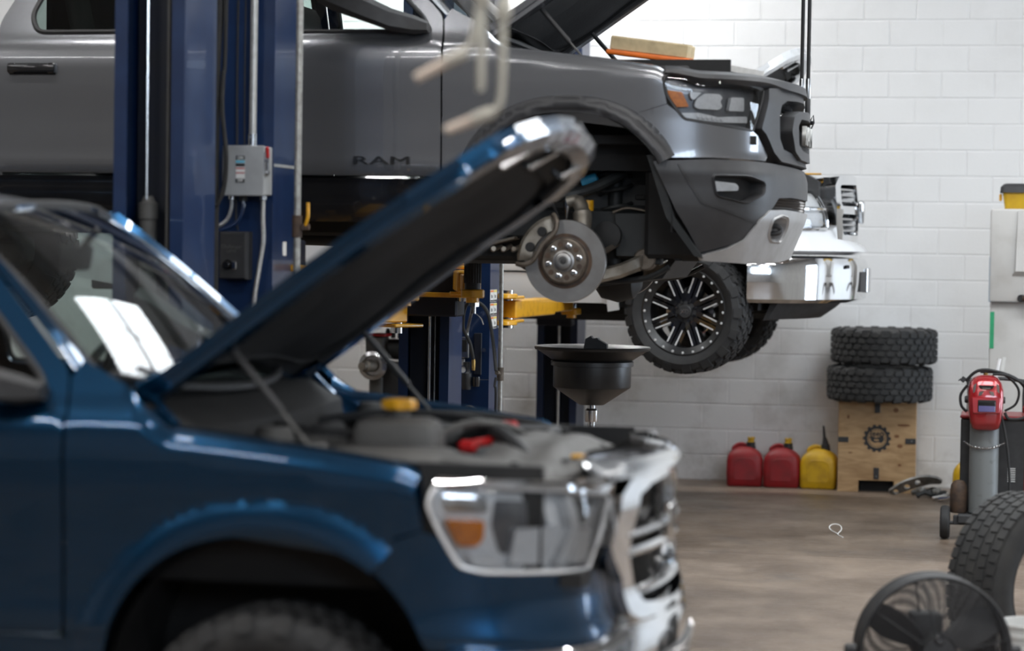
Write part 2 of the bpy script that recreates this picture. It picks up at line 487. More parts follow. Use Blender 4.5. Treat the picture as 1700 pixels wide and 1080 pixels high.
def patch(name, outline, pos, mat, parent=None, res=0.04, thick=0.02, holes=(), mirror=0, back=False):
    """a curved panel: 2-D outline (u, v) filled with a fine triangulation and laid on the surface pos(u, v),
    with a rim going `thick` inwards; mirror=1: the other side of the truck, 2: both halves in one mesh"""
    loops = [dense(outline, res)] + [dense(h, res) for h in holes]
    pts, edges = [], []
    for lp in loops:
        o = len(pts)
        pts += lp
        edges += [(o + i, o + (i + 1) % len(lp)) for i in range(len(lp))]
    A = np.array(pts)
    u0, v0 = A.min(0)
    u1, v1 = A.max(0)
    nu, nv = max(1, int((u1 - u0) / res)), max(1, int((v1 - v0) / res))
    inner = []
    for i in range(1, nu + 1):
        for j in range(1, nv + 1):
            q = (u0 + (u1 - u0) * (i - .5 + .001) / nu, v0 + (v1 - v0) * (j - .5 + .0013) / nv)
            if inpoly(q, loops[0]) and not any(inpoly(q, h) for h in loops[1:]):
                if ((A - np.array(q)) ** 2).sum(1).min() > (res * .5) ** 2:
                    inner.append(q)
    V, E, Fc, _, _, _ = delaunay_2d_cdt([Vector(p) for p in pts + inner], edges, [], 0, 1e-6)
    tris = []
    for f in Fc:
        c = (V[f[0]] + V[f[1]] + V[f[2]]) / 3
        if inpoly(c, loops[0]) and not any(inpoly(c, h) for h in loops[1:]):
            a = (V[f[1]] - V[f[0]]).cross(V[f[2]] - V[f[0]])
            tris.append(tuple(f) if a > 0 else (f[0], f[2], f[1]))
    P, N = [], []
    e = 1e-3
    for v in V:
        p = Vector(pos(v.x, v.y))
        du = Vector(pos(v.x + e, v.y)) - Vector(pos(v.x - e, v.y))
        dv = Vector(pos(v.x, v.y + e)) - Vector(pos(v.x, v.y - e))
        n = du.cross(dv)
        n = n.normalized() if n.length > 1e-12 else Vector((0, -1, 0))
        P.append(p)
        N.append(n)
    cnt = {}
    for t in tris:
        for i in range(3):
            k = (t[i], t[(i + 1) % 3])
            cnt[k] = 1
    bnd = [k for k in cnt if (k[1], k[0]) not in cnt]
    verts, faces, lnorm = list(P), [], []
    for t in tris:
        faces.append(t)
        lnorm += [N[i] for i in t]
    if thick:
        idx = {}
        def dup(i, d):
            if (i, d) not in idx:
                idx[(i, d)] = len(verts)
                verts.append(P[i] - N[i] * d)
            return idx[(i, d)]
        for (a, b) in bnd:
            f = (dup(b, 0), dup(a, 0), dup(a, thick), dup(b, thick))
            faces.append(f)
            n = (verts[f[1]] - verts[f[0]]).cross(verts[f[3]] - verts[f[0]])
            n = n.normalized() if n.length > 1e-12 else Vector((0, 0, 1))
            lnorm += [n] * 4
        if back:
            for t in tris:
                f = tuple(dup(i, thick) for i in t[::-1])
                faces.append(f)
                lnorm += [-N[i] for i in t[::-1]]
    if mirror:
        flip = lambda v: Vector((v.x, -v.y, v.z))
        mv = [flip(v) for v in verts]
        mf, mn, q = [], [], 0
        for f in faces:
            k = len(f)
            mf.append(f[::-1])
            mn += [flip(n) for n in lnorm[q:q + k][::-1]]
            q += k
        if mirror == 1:
            verts, faces, lnorm = mv, mf, mn
        else:
            o = len(verts)
            verts += mv
            faces += [tuple(i + o for i in f) for f in mf]
            lnorm += mn
    me = bpy.data.meshes.new(name)
    me.from_pydata([v[:] for v in verts], [], faces)
    me.polygons.foreach_set('use_smooth', [True] * len(me.polygons))
    me.normals_split_custom_set([n[:] for n in lnorm])
    return link(name, me, mat, parent)
# lettering is flat print or thin raised letters
def text_mesh(body, size, depth=0.0, bold=0.0):
    cu = bpy.data.curves.new('lettering', 'FONT')
    cu.body, cu.size, cu.extrude, cu.offset = body, size, depth, bold
    cu.align_x, cu.align_y = 'CENTER', 'CENTER'
    cu.resolution_u = 3
    o = bpy.data.objects.new('lettering', cu)
    COL.objects.link(o)
    bpy.context.view_layer.update()
    me = bpy.data.meshes.new_from_object(o.evaluated_get(bpy.context.evaluated_depsgraph_get()))
    bpy.data.objects.remove(o)
    me.materials.clear()
    return me
TXT = {k: text_mesh(*v) for k, v in dict(
    ram_door=('RAM', .056, .004, 0), ram_grille=('RAM', .13, .010, .002), jeep=('Jeep', .062, .0005, .0015),
    on=('ON', .030, 0, .001), off=('OFF', .030, 0, .001), brand=('Challenger', .034, .0003, 0), lifts=('LIFTS', .018, .0003, 0),
    wheel=('XD', .042, .001, .001), caution=('CAUTION', .030, 0, .0006)).items()}
def lettering(key, mat, parent, M, name='lettering', sx=1.0):
    o = link(name, TXT[key].copy(), mat, parent)
    o.matrix_local = M @ Matrix.Diagonal((sx, 1, 1, 1))
    return o
FACE_NY = Matrix.Rotation(R(90), 4, 'X')         # text lying in XZ, read from -Y
FACE_PX = Matrix.Rotation(R(90), 4, 'Z') @ FACE_NY   # read from +X

# ------------------------------------------------------------------ the building
X0, X1, Y0, Y1 = -14.0, 9.0, -4.0, 19.2
JX, JY = 3.66, 3.66
fl = tag(MB().box(((X0 + X1) / 2, (Y0 + Y1) / 2, -0.11), (X1 - X0 + .5, Y1 - Y0 + .5, 0.2)).build('floor', 'concrete'), kind='structure')
yj = [Y0, 3.7, 7.36, 11.02, 14.62, Y1]
xj = [X0, -9.2, -4.6, -0.05, 4.5, X1]
for i in range(len(xj) - 1):                       # slabs between the saw-cut joints
    for j in range(len(yj) - 1):
        g = 0.006
        MB().box(((xj[i] + xj[i + 1]) / 2, (yj[j] + yj[j + 1]) / 2, -0.005), (xj[i + 1] - xj[i] - g, yj[j + 1] - yj[j] - g, 0.01)).build('concrete_slab', 'concrete', fl)
BW, BH, GAP = 0.406, 0.2032, 0.007
wb = MB()
win = []     # clerestory windows high in the block wall
WZ0, WZ1 = 4.47, 5.69
xs = [X0, X1]
wb.box(((X0 + X1) / 2, Y1 + .1, WZ0 / 2 - .05), (X1 - X0, .19, WZ0 + .1))
wb.box(((X0 + X1) / 2, Y1 + .1, (WZ1 + CEIL) / 2), (X1 - X0, .19, CEIL - WZ1))
for i in range(0, len(xs), 2):
    wb.box(((xs[i] + xs[i + 1]) / 2, Y1 + .1, (WZ0 + WZ1) / 2), (xs[i + 1] - xs[i], .19, WZ1 - WZ0))
wback = tag(wb.build('wall_back', 'block_paint'), kind='structure')
def block_mesh(w):
    return MB().box((0, 0, 0), (w, .03, BH - GAP), .004)
proto_b = block_mesh(BW - GAP).build('concrete_block', 'block_paint', wback)
pme = proto_b.data
first = True
rest = MB()
for r_ in range(22):
    z = r_ * BH + BH / 2
    k = 0
    x = X0 - (BW / 2 if r_ % 2 else 0)
    while x < X1:
        cx = x + BW / 2 + .12
        if -5.95 < cx < 0.25 and r_ < 19:
            o = proto_b if first else bpy.data.objects.new('concrete_block', pme)
            if not first:
                COL.objects.link(o)
                o.parent = wback
            first = False
            o.location = (cx, Y1 + .0165 + random.uniform(-.0004, .0004), z)
        elif X0 + .2 < cx < X1 - .2:
            rest.box((cx, Y1 + .0165, z), (BW - GAP, .03, BH - GAP))
        x += BW
tag(rest.build('concrete_blocks', 'block_paint', wback, smooth=False), kind='stuff')
for n, (a, b) in enumerate(win):
    w = MB()
    for (cx, cz, sx, sz) in (((a + b) / 2, WZ0 + .03, b - a, .06), ((a + b) / 2, WZ1 - .03, b - a, .06), (a + .03, (WZ0 + WZ1) / 2, .06, WZ1 - WZ0), (b - .03, (WZ0 + WZ1) / 2, .06, WZ1 - WZ0), ((a + b) / 2, (WZ0 + WZ1) / 2, .05, WZ1 - WZ0)):
        w.box((cx, Y1 + .1, cz), (sx, .1, sz))
    wo = tag(w.build('window_%d' % (n + 1), 'fixture_white'), kind='structure')
    for k in (0, 1):
        hw = (b - a) / 2
        MB().box((a + hw * (k + .5), Y1 + .1, (WZ0 + WZ1) / 2), (hw - .08, .006, WZ1 - WZ0 - .1)).build('pane', 'bay_glass', wo)
    l = area('clerestory_portal', ((a + b) / 2, Y1 + .22, (WZ0 + WZ1) / 2), (R(-90), 0, 0), b - a, WZ1 - WZ0, 0)
    l.data.cycles.is_portal = True
pm('plaster_grey', (0.42, 0.42, 0.41, 1), .7, var=(1.5, (.36, .36, .35, 1), .4, .7))
pm('dark_cladding', (0.40, 0.40, 0.40, 1), .6, var=(1.5, (.30, .30, .305, 1), .4, .7))
pm('ceiling_paint', (0.72, 0.73, 0.74, 1), .8, var=(1.0, (.66, .67, .68, 1), .4, .7))
tag(MB().box((X0 - .1, (Y0 + Y1) / 2, CEIL / 2), (.2, Y1 - Y0, CEIL)).build('wall_left', 'plaster_grey'), kind='structure')
FX0, FX1, FZ0, FZ1 = 2.2, 8.8, 3.5, 5.8            # unseen window band behind the camera, added as fill for the far wall
wf = MB()
wf.box(((X0 + FX0) / 2, Y0 - .1, CEIL / 2), (FX0 - X0, .2, CEIL))
wf.box(((FX1 + X1) / 2, Y0 - .1, CEIL / 2), (X1 - FX1, .2, CEIL))
wf.box(((FX0 + FX1) / 2, Y0 - .1, (FZ1 + CEIL) / 2), (FX1 - FX0, .2, CEIL - FZ1))
wf.box(((FX0 + FX1) / 2, Y0 - .1, FZ0 / 2), (FX1 - FX0, .2, FZ0))
tag(wf.build('wall_front', 'dark_cladding'), kind='structure')
w = MB()
for k in range(5):
    w.box((FX0 + .03 + k * (FX1 - FX0 - .06) / 4, Y0 - .1, (FZ0 + FZ1) / 2), (.06, .08, FZ1 - FZ0))
for z in (FZ0 + .03, FZ1 - .03):
    w.box(((FX0 + FX1) / 2, Y0 - .1, z), (FX1 - FX0, .08, .06))
wo = tag(w.build('window_1', 'fixture_white'), kind='structure')
for k in range(4):
    q = (FX1 - FX0 - .06) / 4
    MB().box((FX0 + .03 + (k + .5) * q, Y0 - .1, (FZ0 + FZ1) / 2), (q - .06, .006, FZ1 - FZ0 - .12)).build('pane', 'bay_glass', wo)
l = area('fill_window_portal', ((FX0 + FX1) / 2, Y0 - .25, (FZ0 + FZ1) / 2), (R(90), 0, 0), FX1 - FX0, FZ1 - FZ0, 0)
l.data.cycles.is_portal = True
ce = tag(MB().box(((X0 + X1) / 2, (Y0 + Y1) / 2, CEIL + .1), (X1 - X0 + .4, Y1 - Y0 + .4, .2)).build('ceiling', 'ceiling_paint'), kind='structure')
for y in (0, 5.9, 11.8, 16.2):
    MB().box(((X0 + X1) / 2, y, CEIL - .2), (X1 - X0, .16, .36)).build('beam', 'plaster_grey', ce)
wr = MB()
DY = [(15.0, 18.8)]
DZ = 3.8
wr.box((X1 + .1, (Y0 + Y1) / 2, (DZ + CEIL) / 2), (.2, Y1 - Y0, CEIL - DZ))
ys = [Y0] + [q for d in DY for q in d] + [Y1]
for i in range(0, len(ys), 2):
    wr.box((X1 + .1, (ys[i] + ys[i + 1]) / 2, DZ / 2), (.2, ys[i + 1] - ys[i], DZ))
tag(wr.build('wall_right', 'plaster_grey'), kind='structure')
for n, (a, b) in enumerate(DY):
    w = MB()
    for k in range(6):
        w.box((X1 + .1, (a + b) / 2, .04 + k * (DZ - .08) / 5), (.06, b - a, .08))
    for k in range(5):
        w.box((X1 + .1, a + .04 + k * (b - a - .08) / 4, DZ / 2), (.06, .07, DZ))
    wo = tag(w.build('door_%d' % (n + 1), 'fixture_white'), kind='structure')
    MB().box((X1 + .1, (a + b) / 2, DZ / 2), (.008, b - a - .05, DZ - .05)).build('pane', 'bay_glass', wo)
    l = area('bay_door_portal', (X1 + .25, (a + b) / 2, DZ / 2), (0, R(90), 0), DZ, b - a, 0)
    l.data.cycles.is_portal = True

# ------------------------------------------------------------------ pickup trucks
# Truck space: x forward from the front axle, y < 0 is the side towards the camera, z up from the ground.
# The body skin is s (arc length round the plan of the truck: s = x along the side, then round the corner to the
# middle of the front at s ~ 1.66) and z.
PLAN = [(-6, -1.0), (-3, -1.0), (-1.5, -1.0), (-.6, -1.0), (0, -1.0), (.3, -.995), (.45, -.98), (.58, -.945), (.68, -.89), (.76, -.815),
        (.82, -.725), (.86, -.62), (.90, -.45), (.935, -.25), (.95, 0), (.935, .25), (.90, .45)]
_pc = spline([(p[0], p[1], 0) for p in PLAN], 24)
_px = np.array([p.x for p in _pc]); _py = np.array([p.y for p in _pc])
_S = np.concatenate([[0], np.cumsum(np.hypot(np.diff(_px), np.diff(_py)))]) - 6.0
_sg = np.arange(-6.0, 2.1, .004)
def smoothed(tab, lo, hi, step, width):
    g = np.arange(lo, hi, step)
    v = np.interp(g, [t[0] for t in tab], [t[1] for t in tab])
    k = int(width / step) | 1
    w = np.hanning(k + 2)[1:-1]
    w /= w.sum()
    return g, np.convolve(np.pad(v, k // 2, mode='edge'), w, mode='valid')
_gx = np.interp(_sg, _S, _px); _gy = np.interp(_sg, _S, _py)
_kk = np.hanning(33)[1:-1]; _kk /= _kk.sum()
_gx = np.concatenate([_gx[:15], np.convolve(_gx, _kk, mode='valid'), _gx[-15:]])
_gy = np.concatenate([_gy[:15], np.convolve(_gy, _kk, mode='valid'), _gy[-15:]])
_nx = np.gradient(_gy); _ny = -np.gradient(_gx)
_nl = np.hypot(_nx, _ny); _nx /= _nl; _ny /= _nl
SIDE = smoothed([(.2, -.14), (.3, -.10), (.45, -.05), (.55, -.02), (.66, -.010), (.70, .004), (.78, .002), (.95, .006), (1.1, .016), (1.2, .018), (1.27, .012), (1.285, .0), (1.33, -.03),
                 (1.4, -.065), (1.6, -.165), (1.88, -.30), (2.05, -.45)], .2, 2.05, .005, .05)
FRONT = smoothed([(.2, -.10), (.3, -.06), (.4, -.02), (.5, .02), (.6, .035), (.7, .035), (.76, .01), (.8, 0), (1.05, 0), (1.12, -.015), (1.2, -.06), (1.3, -.16), (1.5, -.4)], .2, 2.05, .005, .06)
FTOP = [(-.60, 1.46), (-.43, 1.385), (-.35, 1.305), (-.29, 1.27), (-.12, 1.253), (.155, 1.222), (.40, 1.188), (.46, 1.165), (.7, 1.15), (1.0, 1.13), (1.7, 1.12)]
_fx = [t[0] for t in FTOP]; _fz = [t[1] for t in FTOP]
def sstep(a, b, x):
    t = min(1.0, max(0.0, (x - a) / (b - a)))
    return t * t * (3 - 2 * t)
def skin(s, z, extra=0.0):
    i = (s + 6.0) / .004
    k = min(max(int(i), 0), len(_sg) - 2)
    f = i - k
    x = _gx[k] + (_gx[k + 1] - _gx[k]) * f
    y = _gy[k] + (_gy[k + 1] - _gy[k]) * f
    nx = _nx[k] + (_nx[k + 1] - _nx[k]) * f
    ny = _ny[k] + (_ny[k + 1] - _ny[k]) * f
    w = sstep(.35, 1.0, s)
    j = min(max((z - .2) / .005, 0), len(SIDE[1]) - 2.001)
    q = int(j); g = j - q
    o = (1 - w) * (SIDE[1][q] * (1 - g) + SIDE[1][q + 1] * g) + w * (FRONT[1][q] * (1 - g) + FRONT[1][q + 1] * g) + extra
    if s > -.45 and s < .75:                                # the fender rolls over towards the bonnet
        rr = .085
        d = z - (np.interp(s, _fx, _fz) + .012 - rr)
        if d > 0:
            d = min(d, rr * .985)
            o -= (rr - math.sqrt(rr * rr - d * d)) * sstep(-.45, -.30, s) * (1 - sstep(.45, .75, s))
    return Vector((x + nx * o, y + ny * o, z))
def arch(cx, cz, r, a0, a1, n=24, e=2.25):
    out = []
    for i in range(n + 1):
        a = R(a0 + (a1 - a0) * i / n)
        c, s_ = math.cos(a), math.sin(a)
        out.append((cx + r * math.copysign(abs(c) ** (2 / e), c), cz + r * math.copysign(abs(s_) ** (2 / e), s_)))
    return out
def on(extra):
    return lambda s, z: skin(s, z, extra)
def flatM(s, z, extra=0.0, flip=1):
    """matrix for a small flat thing on the skin: local x along s, local y up, local z outwards"""
    p = skin(s, z, extra)
    u = (skin(s + .01, z, extra) - skin(s - .01, z, extra)).normalized()
    v = (skin(s, z + .01, extra) - skin(s, z - .01, extra)).normalized()
    n = u.cross(v).normalized()
    v = n.cross(u)
    M = Matrix((u, v, n)).transposed().to_4x4()
    M.translation = p
    return M
def hood_z(x, y):
    e = float(np.interp(x, [-.6, -.3, .15, .4, .65, .8, .95], [1.315, 1.275, 1.228, 1.195, 1.155, 1.125, 1.07]))
    q = min(1.0, abs(y) / .80)
    return e + .062 * (1 - q ** 2.2) + .022 * sstep(.62, .34, abs(y)) * sstep(.9, .3, x)
HOOD = [(-.47, 0), (-.47, -.45), (-.49, -.80), (-.2, -.80), (.2, -.798), (.5, -.79), (.68, -.765), (.78, -.70), (.84, -.58), (.885, -.40), (.91, -.2), (.92, 0)]
def WSHIELD(v, t):
    """v -1..1 across, t 0..1 from cowl to header"""
    a = abs(v)
    xb, zb, hb = -.37 - .19 * a ** 2.2, 1.335 + .055 * a ** 2, .80
    xh, zh, hh = -1.02 - .10 * a ** 2.2, 1.905 - .035 * a ** 2, .645
    x = xb + (xh - xb) * t
    z = zb + (zh - zb) * t + .03 * math.sin(math.pi * t) * (1 - .4 * a)
    return Vector((x + .012 * math.sin(math.pi * t), v * (hb + (hh - hb) * t), z))
def far(pts):
    return pts
def tire_mesh(name, mat, parent, R0, Wd, Ri, axis_loc, nlug=44, rows=4, style='at', lug=.014, seg=72):
    """tyre lying round the y axis of its parent"""
    h = Wd / 2
    b = MB()
    prof = [(Ri, -h * .72), (Ri + .02, -h * .86), (Ri + .045, -h * .97), ((R0 + Ri) / 2, -h * 1.04), (R0 - .055, -h * 1.0), (R0 - .03, -h * .93), (R0 - lug, -h * .80), (R0 - lug + .003, -h * .4), (R0 - lug + .004, 0)]
    prof = prof + [(r, -w) for r, w in prof[-2::-1]]
    b.lathe(prof, axis_loc, (0, 1, 0), seg)
    b.lathe([(Ri + .004, -h * .72), (Ri - .012, 0), (Ri + .004, h * .72)], axis_loc, (0, 1, 0), seg)
    M0 = Matrix.Translation(axis_loc) @ frame_to((0, 1, 0))
    rng = random.Random(3)
    for i in range(nlug):
        a = 2 * math.pi * i / nlug
        for j in range(rows):
            w = (j - (rows - 1) / 2) / rows * Wd * .92
            da = (.5 if j % 2 else 0) * 2 * math.pi / nlug
            ln = 2 * math.pi * R0 / nlug
            if style == 'at':
                pts = [(-.40, -.42), (.15, -.42), (.42, -.05), (.40, .42), (-.12, .42), (-.42, .1)]
            elif style == 'mud':
                pts = [(-.44, -.44), (.30, -.44), (.44, .05), (.12, .44), (-.30, .40), (-.44, 0)]
            else:
                pts = [(-.46, -.38), (.42, -.46), (.46, .38), (-.42, .46)]
            if j % 2:
                pts = [(-x, y) for x, y in pts][::-1]
            ws = Wd / rows * (.92 if style != 'road' else .82)
            outer = j in (0, rows - 1)
            vs = []
            for top in (0, 1):
                for (x, y) in pts:
                    k = .9 if top else 1.04
                    aa = a + da + x * k * ln / R0
                    ww = w + y * k * ws
                    rr = R0 - lug - .006 if not top else R0
                    edge = max(0.0, abs(ww) - h * .62) / h
                    rr -= edge * edge * (.55 * .1)
                    vs.append(M0 @ Vector((rr * math.cos(aa), rr * math.sin(aa), ww)))
            n = len(pts)
            b._add(vs, [tuple(range(n, 2 * n))] + [(q, (q + 1) % n, n + (q + 1) % n, n + q) for q in range(n)])
            if outer and style in ('at', 'mud') and i % 2 == (0 if j else 1):     # shoulder lugs run down the sidewall
                sg = -1 if j == 0 else 1
                vs = []
                for (rr, ww) in ((R0 - .012, h * .90), (R0 - .06, h * 1.01)):
                    for q in (-.3, .3):
                        aa = a + da + q * ln * 1.5 / R0
                        vs += [M0 @ Vector((rr * math.cos(aa), rr * math.sin(aa), sg * (ww + .010))), M0 @ Vector(((rr) * math.cos(aa), rr * math.sin(aa), sg * (ww - .02)))]
                b._add(vs, [(0, 2, 6, 4), (0, 1, 3, 2), (0, 4, 5, 1), (2, 3, 7, 6), (4, 6, 7, 5)])
    return b.build(name, mat, parent, sharp=28)
def gas_strut(parent, a, b, name='hood_strut'):
    a, b = Vector(a), Vector(b)
    m = a + (b - a) * .62
    o = MB().cyl(a, m, .011, 12).build(name, 'black_plastic', parent)
    MB().cyl(m, b, .0055, 10).build('strut_rod', 'dusty_plastic', o)
    return o
def hood(parent, paint, ang, piv=(-.47, 1.375), length=1.0, liner=True):
    Mh = Matrix.Translation((piv[0], 0, piv[1])) @ Matrix.Rotation(-R(ang), 4, 'Y') @ Matrix.Translation((.47, 0, -1.315))
    ol = [(x if x < 0 else x * length, y) for x, y in HOOD]
    full = ol + [(x, -y) for x, y in ol[-2:0:-1]]
    p = lambda x, y: Mh @ Vector((x, y, hood_z(x, y)))
    h = patch('hood', full, p, paint, parent, res=.06, thick=.03, back=True)
    # folded edge flange of the outer skin
    fl_ = MB()
    ring = [(x * .992 + .0, y * .985) for x, y in full]
    path = dense(ring, .05)
    vs, fs = [], []
    for (x, y) in path:
        z = hood_z(x, y)
        k = .90
        for (q, dz) in ((1.0, -.012), (1.0, -.055), (.955, -.068), (.90, -.050)):
            vs.append(Mh @ Vector((x * (q if x > 0 else 1) , y * q, z + dz)))
    n = len(path)
    for i in range(n):
        for j in range(3):
            a, b_ = i, (i + 1) % n
            fs.append((a * 4 + j, b_ * 4 + j, b_ * 4 + j + 1, a * 4 + j + 1))
    fl_._add(vs, fs)
    fl_.build('hood_flange', paint, h)
    inn = [(x * .90 if x > 0 else x, y * .90) for x, y in full]
    lp = lambda x, y: Mh @ Vector((x, -y, hood_z(x, y) - .052 - .012 * math.sin(9 * x) * math.cos(6 * y)))
    patch('hood_liner', rounded([(-.40, .66), (-.40, -.66), (.45, -.68), (.66, -.55), (.72, 0), (.66, .55), (.45, .68)], .08), lp, 'liner_black', h, res=.06, thick=-.012)
    ip = lambda x, y: Mh @ Vector((x, -y, hood_z(x, y) - .046))
    patch('inner_panel', inn, ip, 'black_void', h, res=.08, thick=0)
    # latch bracket and stiffening ribs near the front edge
    for y in (-.46, 0, .46):
        lb = MB()
        for dx in (-.07, .07):
            lb.tube([Mh @ Vector((.76 + dx * .6, y + dx, hood_z(.76, y) - .05)), Mh @ Vector((.76 + dx * .6, y + dx, hood_z(.76, y) - .085))], .012, 8)
        lb.tube([Mh @ Vector((.76 - .042, y - .07, hood_z(.76, y) - .085)), Mh @ Vector((.76 + .042, y + .07, hood_z(.76, y) - .085))], .013, 8)
        lb.build('latch_striker', 'dull_chrome', h)
    rb = MB()
    pts = [(.60, -.68), (.74, -.60), (.80, -.42), (.83, 0), (.80, .42), (.74, .60), (.60, .68)]
    rb.tube([Mh @ Vector((x, y, hood_z(x, y) - .052)) for x, y in pts], .022, 8)
    rb.tube([Mh @ Vector((x, y, hood_z(x, y) - .05)) for x, y in [(-.38, -.72), (0, -.72), (.35, -.72), (.55, -.70)]], .02, 8)
    rb.tube([Mh @ Vector((x, y, hood_z(x, y) - .05)) for x, y in [(-.38, .72), (0, .72), (.35, .72), (.55, .70)]], .02, 8)
    rb.build('stiffening_rib', 'black_plastic', h)
    return h, Mh
def wheel_basic(parent, c, R0=.405, Wd=.28, mat='black_plastic', side=-1):
    """road tyre on a plain rim"""
    w = MB().lathe([(0, -.045), (.06, -.045), (.15, -.055), (.20, -.03), (.222, -.10), (.236, -.13), (.228, -.13)], c, (0, -side, 0), 48).build('wheel', mat, parent)
    tire_mesh('tire', 'rubber', w, R0, Wd, .232, c, 40, 4, 'at', .012)
    return w
def cabin(t, kind, paint):
    """body sides, glass, roof, seats and bed: alike on the three trucks"""
    fa = arch(0, .50, .485, 55, 190, 26)
    fend = [(-.588, .46), (-.588, 1.30), (-.602, 1.40), (-.575, 1.452), (-.43, 1.383), (-.35, 1.303), (-.29, 1.268), (-.12, 1.251), (.155, 1.220), (.40, 1.186), (.44, 1.163), (.425, 1.122), (.442, 1.05), (.45, 1.012)]
    fend = fend + [p for p in arch(0, .50, .485, 64, 186, 26)]
    ft = dense(fend, .03)
    for mir in (0, 1):
        patch('fender', fend, skin, paint, t, res=.035, thick=.018, mirror=mir)
        # ledge from the fender top into the engine bay
        m = -1 if mir == 0 else 1
        v = []
        for s in np.linspace(-.36, .42, 20):
            p = skin(float(s), float(np.interp(s, _fx, _fz)) - .002)
            y = abs(p.y)
            v.append([(p.x, m * (y - .002), p.z), (p.x, m * (y - .05), p.z + .004), (p.x, m * (y - .09), p.z - .03), (p.x, m * (y - .11), p.z - .10), (p.x, m * (y - .12), p.z - .3)])
        MB().loft(v, closed=False).build('fender_ledge', paint if kind != 'white' else 'black_plastic', t)
        # doors
        fd = rounded([(-.597, .675), (-.597, 1.30), (-.612, 1.42), (-1.105, 1.895), (-1.68, 1.905), (-1.68, .675)], .03)
        fw = rounded([(-.672, 1.345), (-.690, 1.40), (-1.135, 1.83), (-1.62, 1.845), (-1.62, 1.345)], .035)
        d = patch('front_door', fd, skin, paint, t, res=.05, thick=.02, holes=[fw], mirror=mir)
        patch('window_glass', fw, on(-.014), 'front_glass', d, res=.08, thick=0, mirror=mir)
        seal = MB()
        mm = lambda p: Vector((p.x, -p.y if mir else p.y, p.z))
        seal.tube([mm(skin(u, v_, .002)) for u, v_ in dense(fw, .05)], .011, 6, closed=True)
        seal.build('window_seal', 'black_plastic', d)
        rdo = rounded([(-1.69, .675), (-1.69, 1.905), (-2.40, 1.895), (-2.66, 1.72), (-2.80, 1.40), (-2.80, .675)], .04)
        rw = rounded([(-1.76, 1.345), (-1.76, 1.84), (-2.36, 1.835), (-2.56, 1.66), (-2.645, 1.43), (-2.60, 1.345)], .05)
        d2 = patch('rear_door', rdo, skin, paint, t, res=.05, thick=.02, holes=[rw], mirror=mir)
        patch('window_glass', rw, on(-.014), 'side_glass', d2, res=.08, thick=0, mirror=mir)
        seal = MB()
        seal.tube([mm(skin(u, v_, .002)) for u, v_ in dense(rw, .05)], .013, 6, closed=True)
        seal.build('window_seal', 'black_plastic', d2)
        for (dd, hx) in ((d, -1.53), (d2, -2.60)):
            hb = MB()
            p0 = skin(hx, 1.165)
            yy = m * abs(p0.y)
            hb.box((hx, yy + m * .022, 1.168), (.24, .018, .038), .008, seg=2)
            hb.box((hx - .10, yy + m * .008, 1.168), (.035, .04, .05), .006)
            hb.box((hx + .10, yy + m * .008, 1.168), (.035, .04, .05), .006)
            ho = hb.build('door_handle', 'gloss_black' if kind == 'grey' else paint, dd)
            MB().box((hx, yy + m * .001, 1.166), (.235, .006, .055), .004).build('handle_recess', 'black_void', ho)
        rk = [(-.588, .46), (-.588, .662), (-2.80, .662), (-2.80, .46)]
        patch('rocker_panel', rk, on(-.012), 'gloss_black' if kind == 'grey' else paint, t, res=.08, thick=.05, mirror=mir)
        # A pillar and roof rail between the windscreen and the doors
        rings = []
        for k in range(9):
            q = k / 8
            p1 = WSHIELD(-1, q)
            u = -.60 + (-1.10 + .60) * q
            v_ = 1.425 + (1.895 - 1.425) * q
            p2 = skin(u, v_, .0)
            mid = (p1 + p2) / 2 + Vector((.012, -.02, .012))
            rings.append([mm(p1), mm(mid), mm(p2)])
        MB().loft(rings, closed=False).build('a_pillar', paint, t)
        bs = [(-2.83, .50), (-2.83, 1.36), (-4.62, 1.34), (-4.70, .62), (-4.10, .52)] + arch(-3.57, .45, .47, 0, 180, 20)
        patch('bed_side', bs, on(.0), paint, t, res=.08, thick=.03, mirror=mir)
        wl = MB()
        wl.loft([[(r * math.cos(R(a)), m * y, .50 + r * math.sin(R(a))) for y, r in ((.955, .478), (.90, .492), (.70, .50), (.44, .50))] for a in range(-8, 189, 7)], closed=False)
        wl.build('wheel_liner', 'liner_black', t)
    rf = lambda x, y: Vector((x, y, 1.968 - .07 * (abs(y) / .68) ** 2.4 - .058 * sstep(-1.55, -1.0, x) - .05 * sstep(-2.1, -2.75, x)))
    patch('roof', rounded([(-2.68, -.68), (-1.02 - .09, -.66), (-1.02, -.3), (-1.005, 0), (-1.02, .3), (-1.02 - .09, .66), (-2.68, .68)], .05), rf, paint, t, res=.08, thick=.03)
    wsf = lambda v, q: WSHIELD(v, q)
    ws = patch('windshield', [(-1, 0), (1, 0), (1, 1), (-1, 1)], wsf, 'windshield_glass', t, res=.1, thick=0)
    tr = MB()
    tr.tube([WSHIELD(v, 0) + Vector((0, 0, .002)) for v in np.linspace(-1, 1, 25)], .014, 6)
    tr.tube([WSHIELD(-1, q) for q in np.linspace(0, 1, 12)], .010, 6)
    tr.tube([WSHIELD(1, q) for q in np.linspace(0, 1, 12)], .010, 6)
    tr.tube([WSHIELD(v, 1) for v in np.linspace(-1, 1, 25)], .016, 6)
    tr.build('windshield_trim', 'black_plastic', ws)
    # back of the cab, floor pan, bed
    MB().box((-2.66, 0, 1.62), (.03, 1.36, .56)).build('rear_window', 'side_glass', t)
    b = MB()
    b.box((-2.80, 0, .95), (.04, 1.9, .78))
    b.build('cab_back', paint, t)
    fp = MB()
    fp.box((-1.75, 0, .52), (2.2, 1.86, .08), .02)
    fp.build('floor_pan', 'under_black', t)
    fw_ = MB()
    fw_.box((-.56, 0, .95), (.06, 1.80, .80), .02)
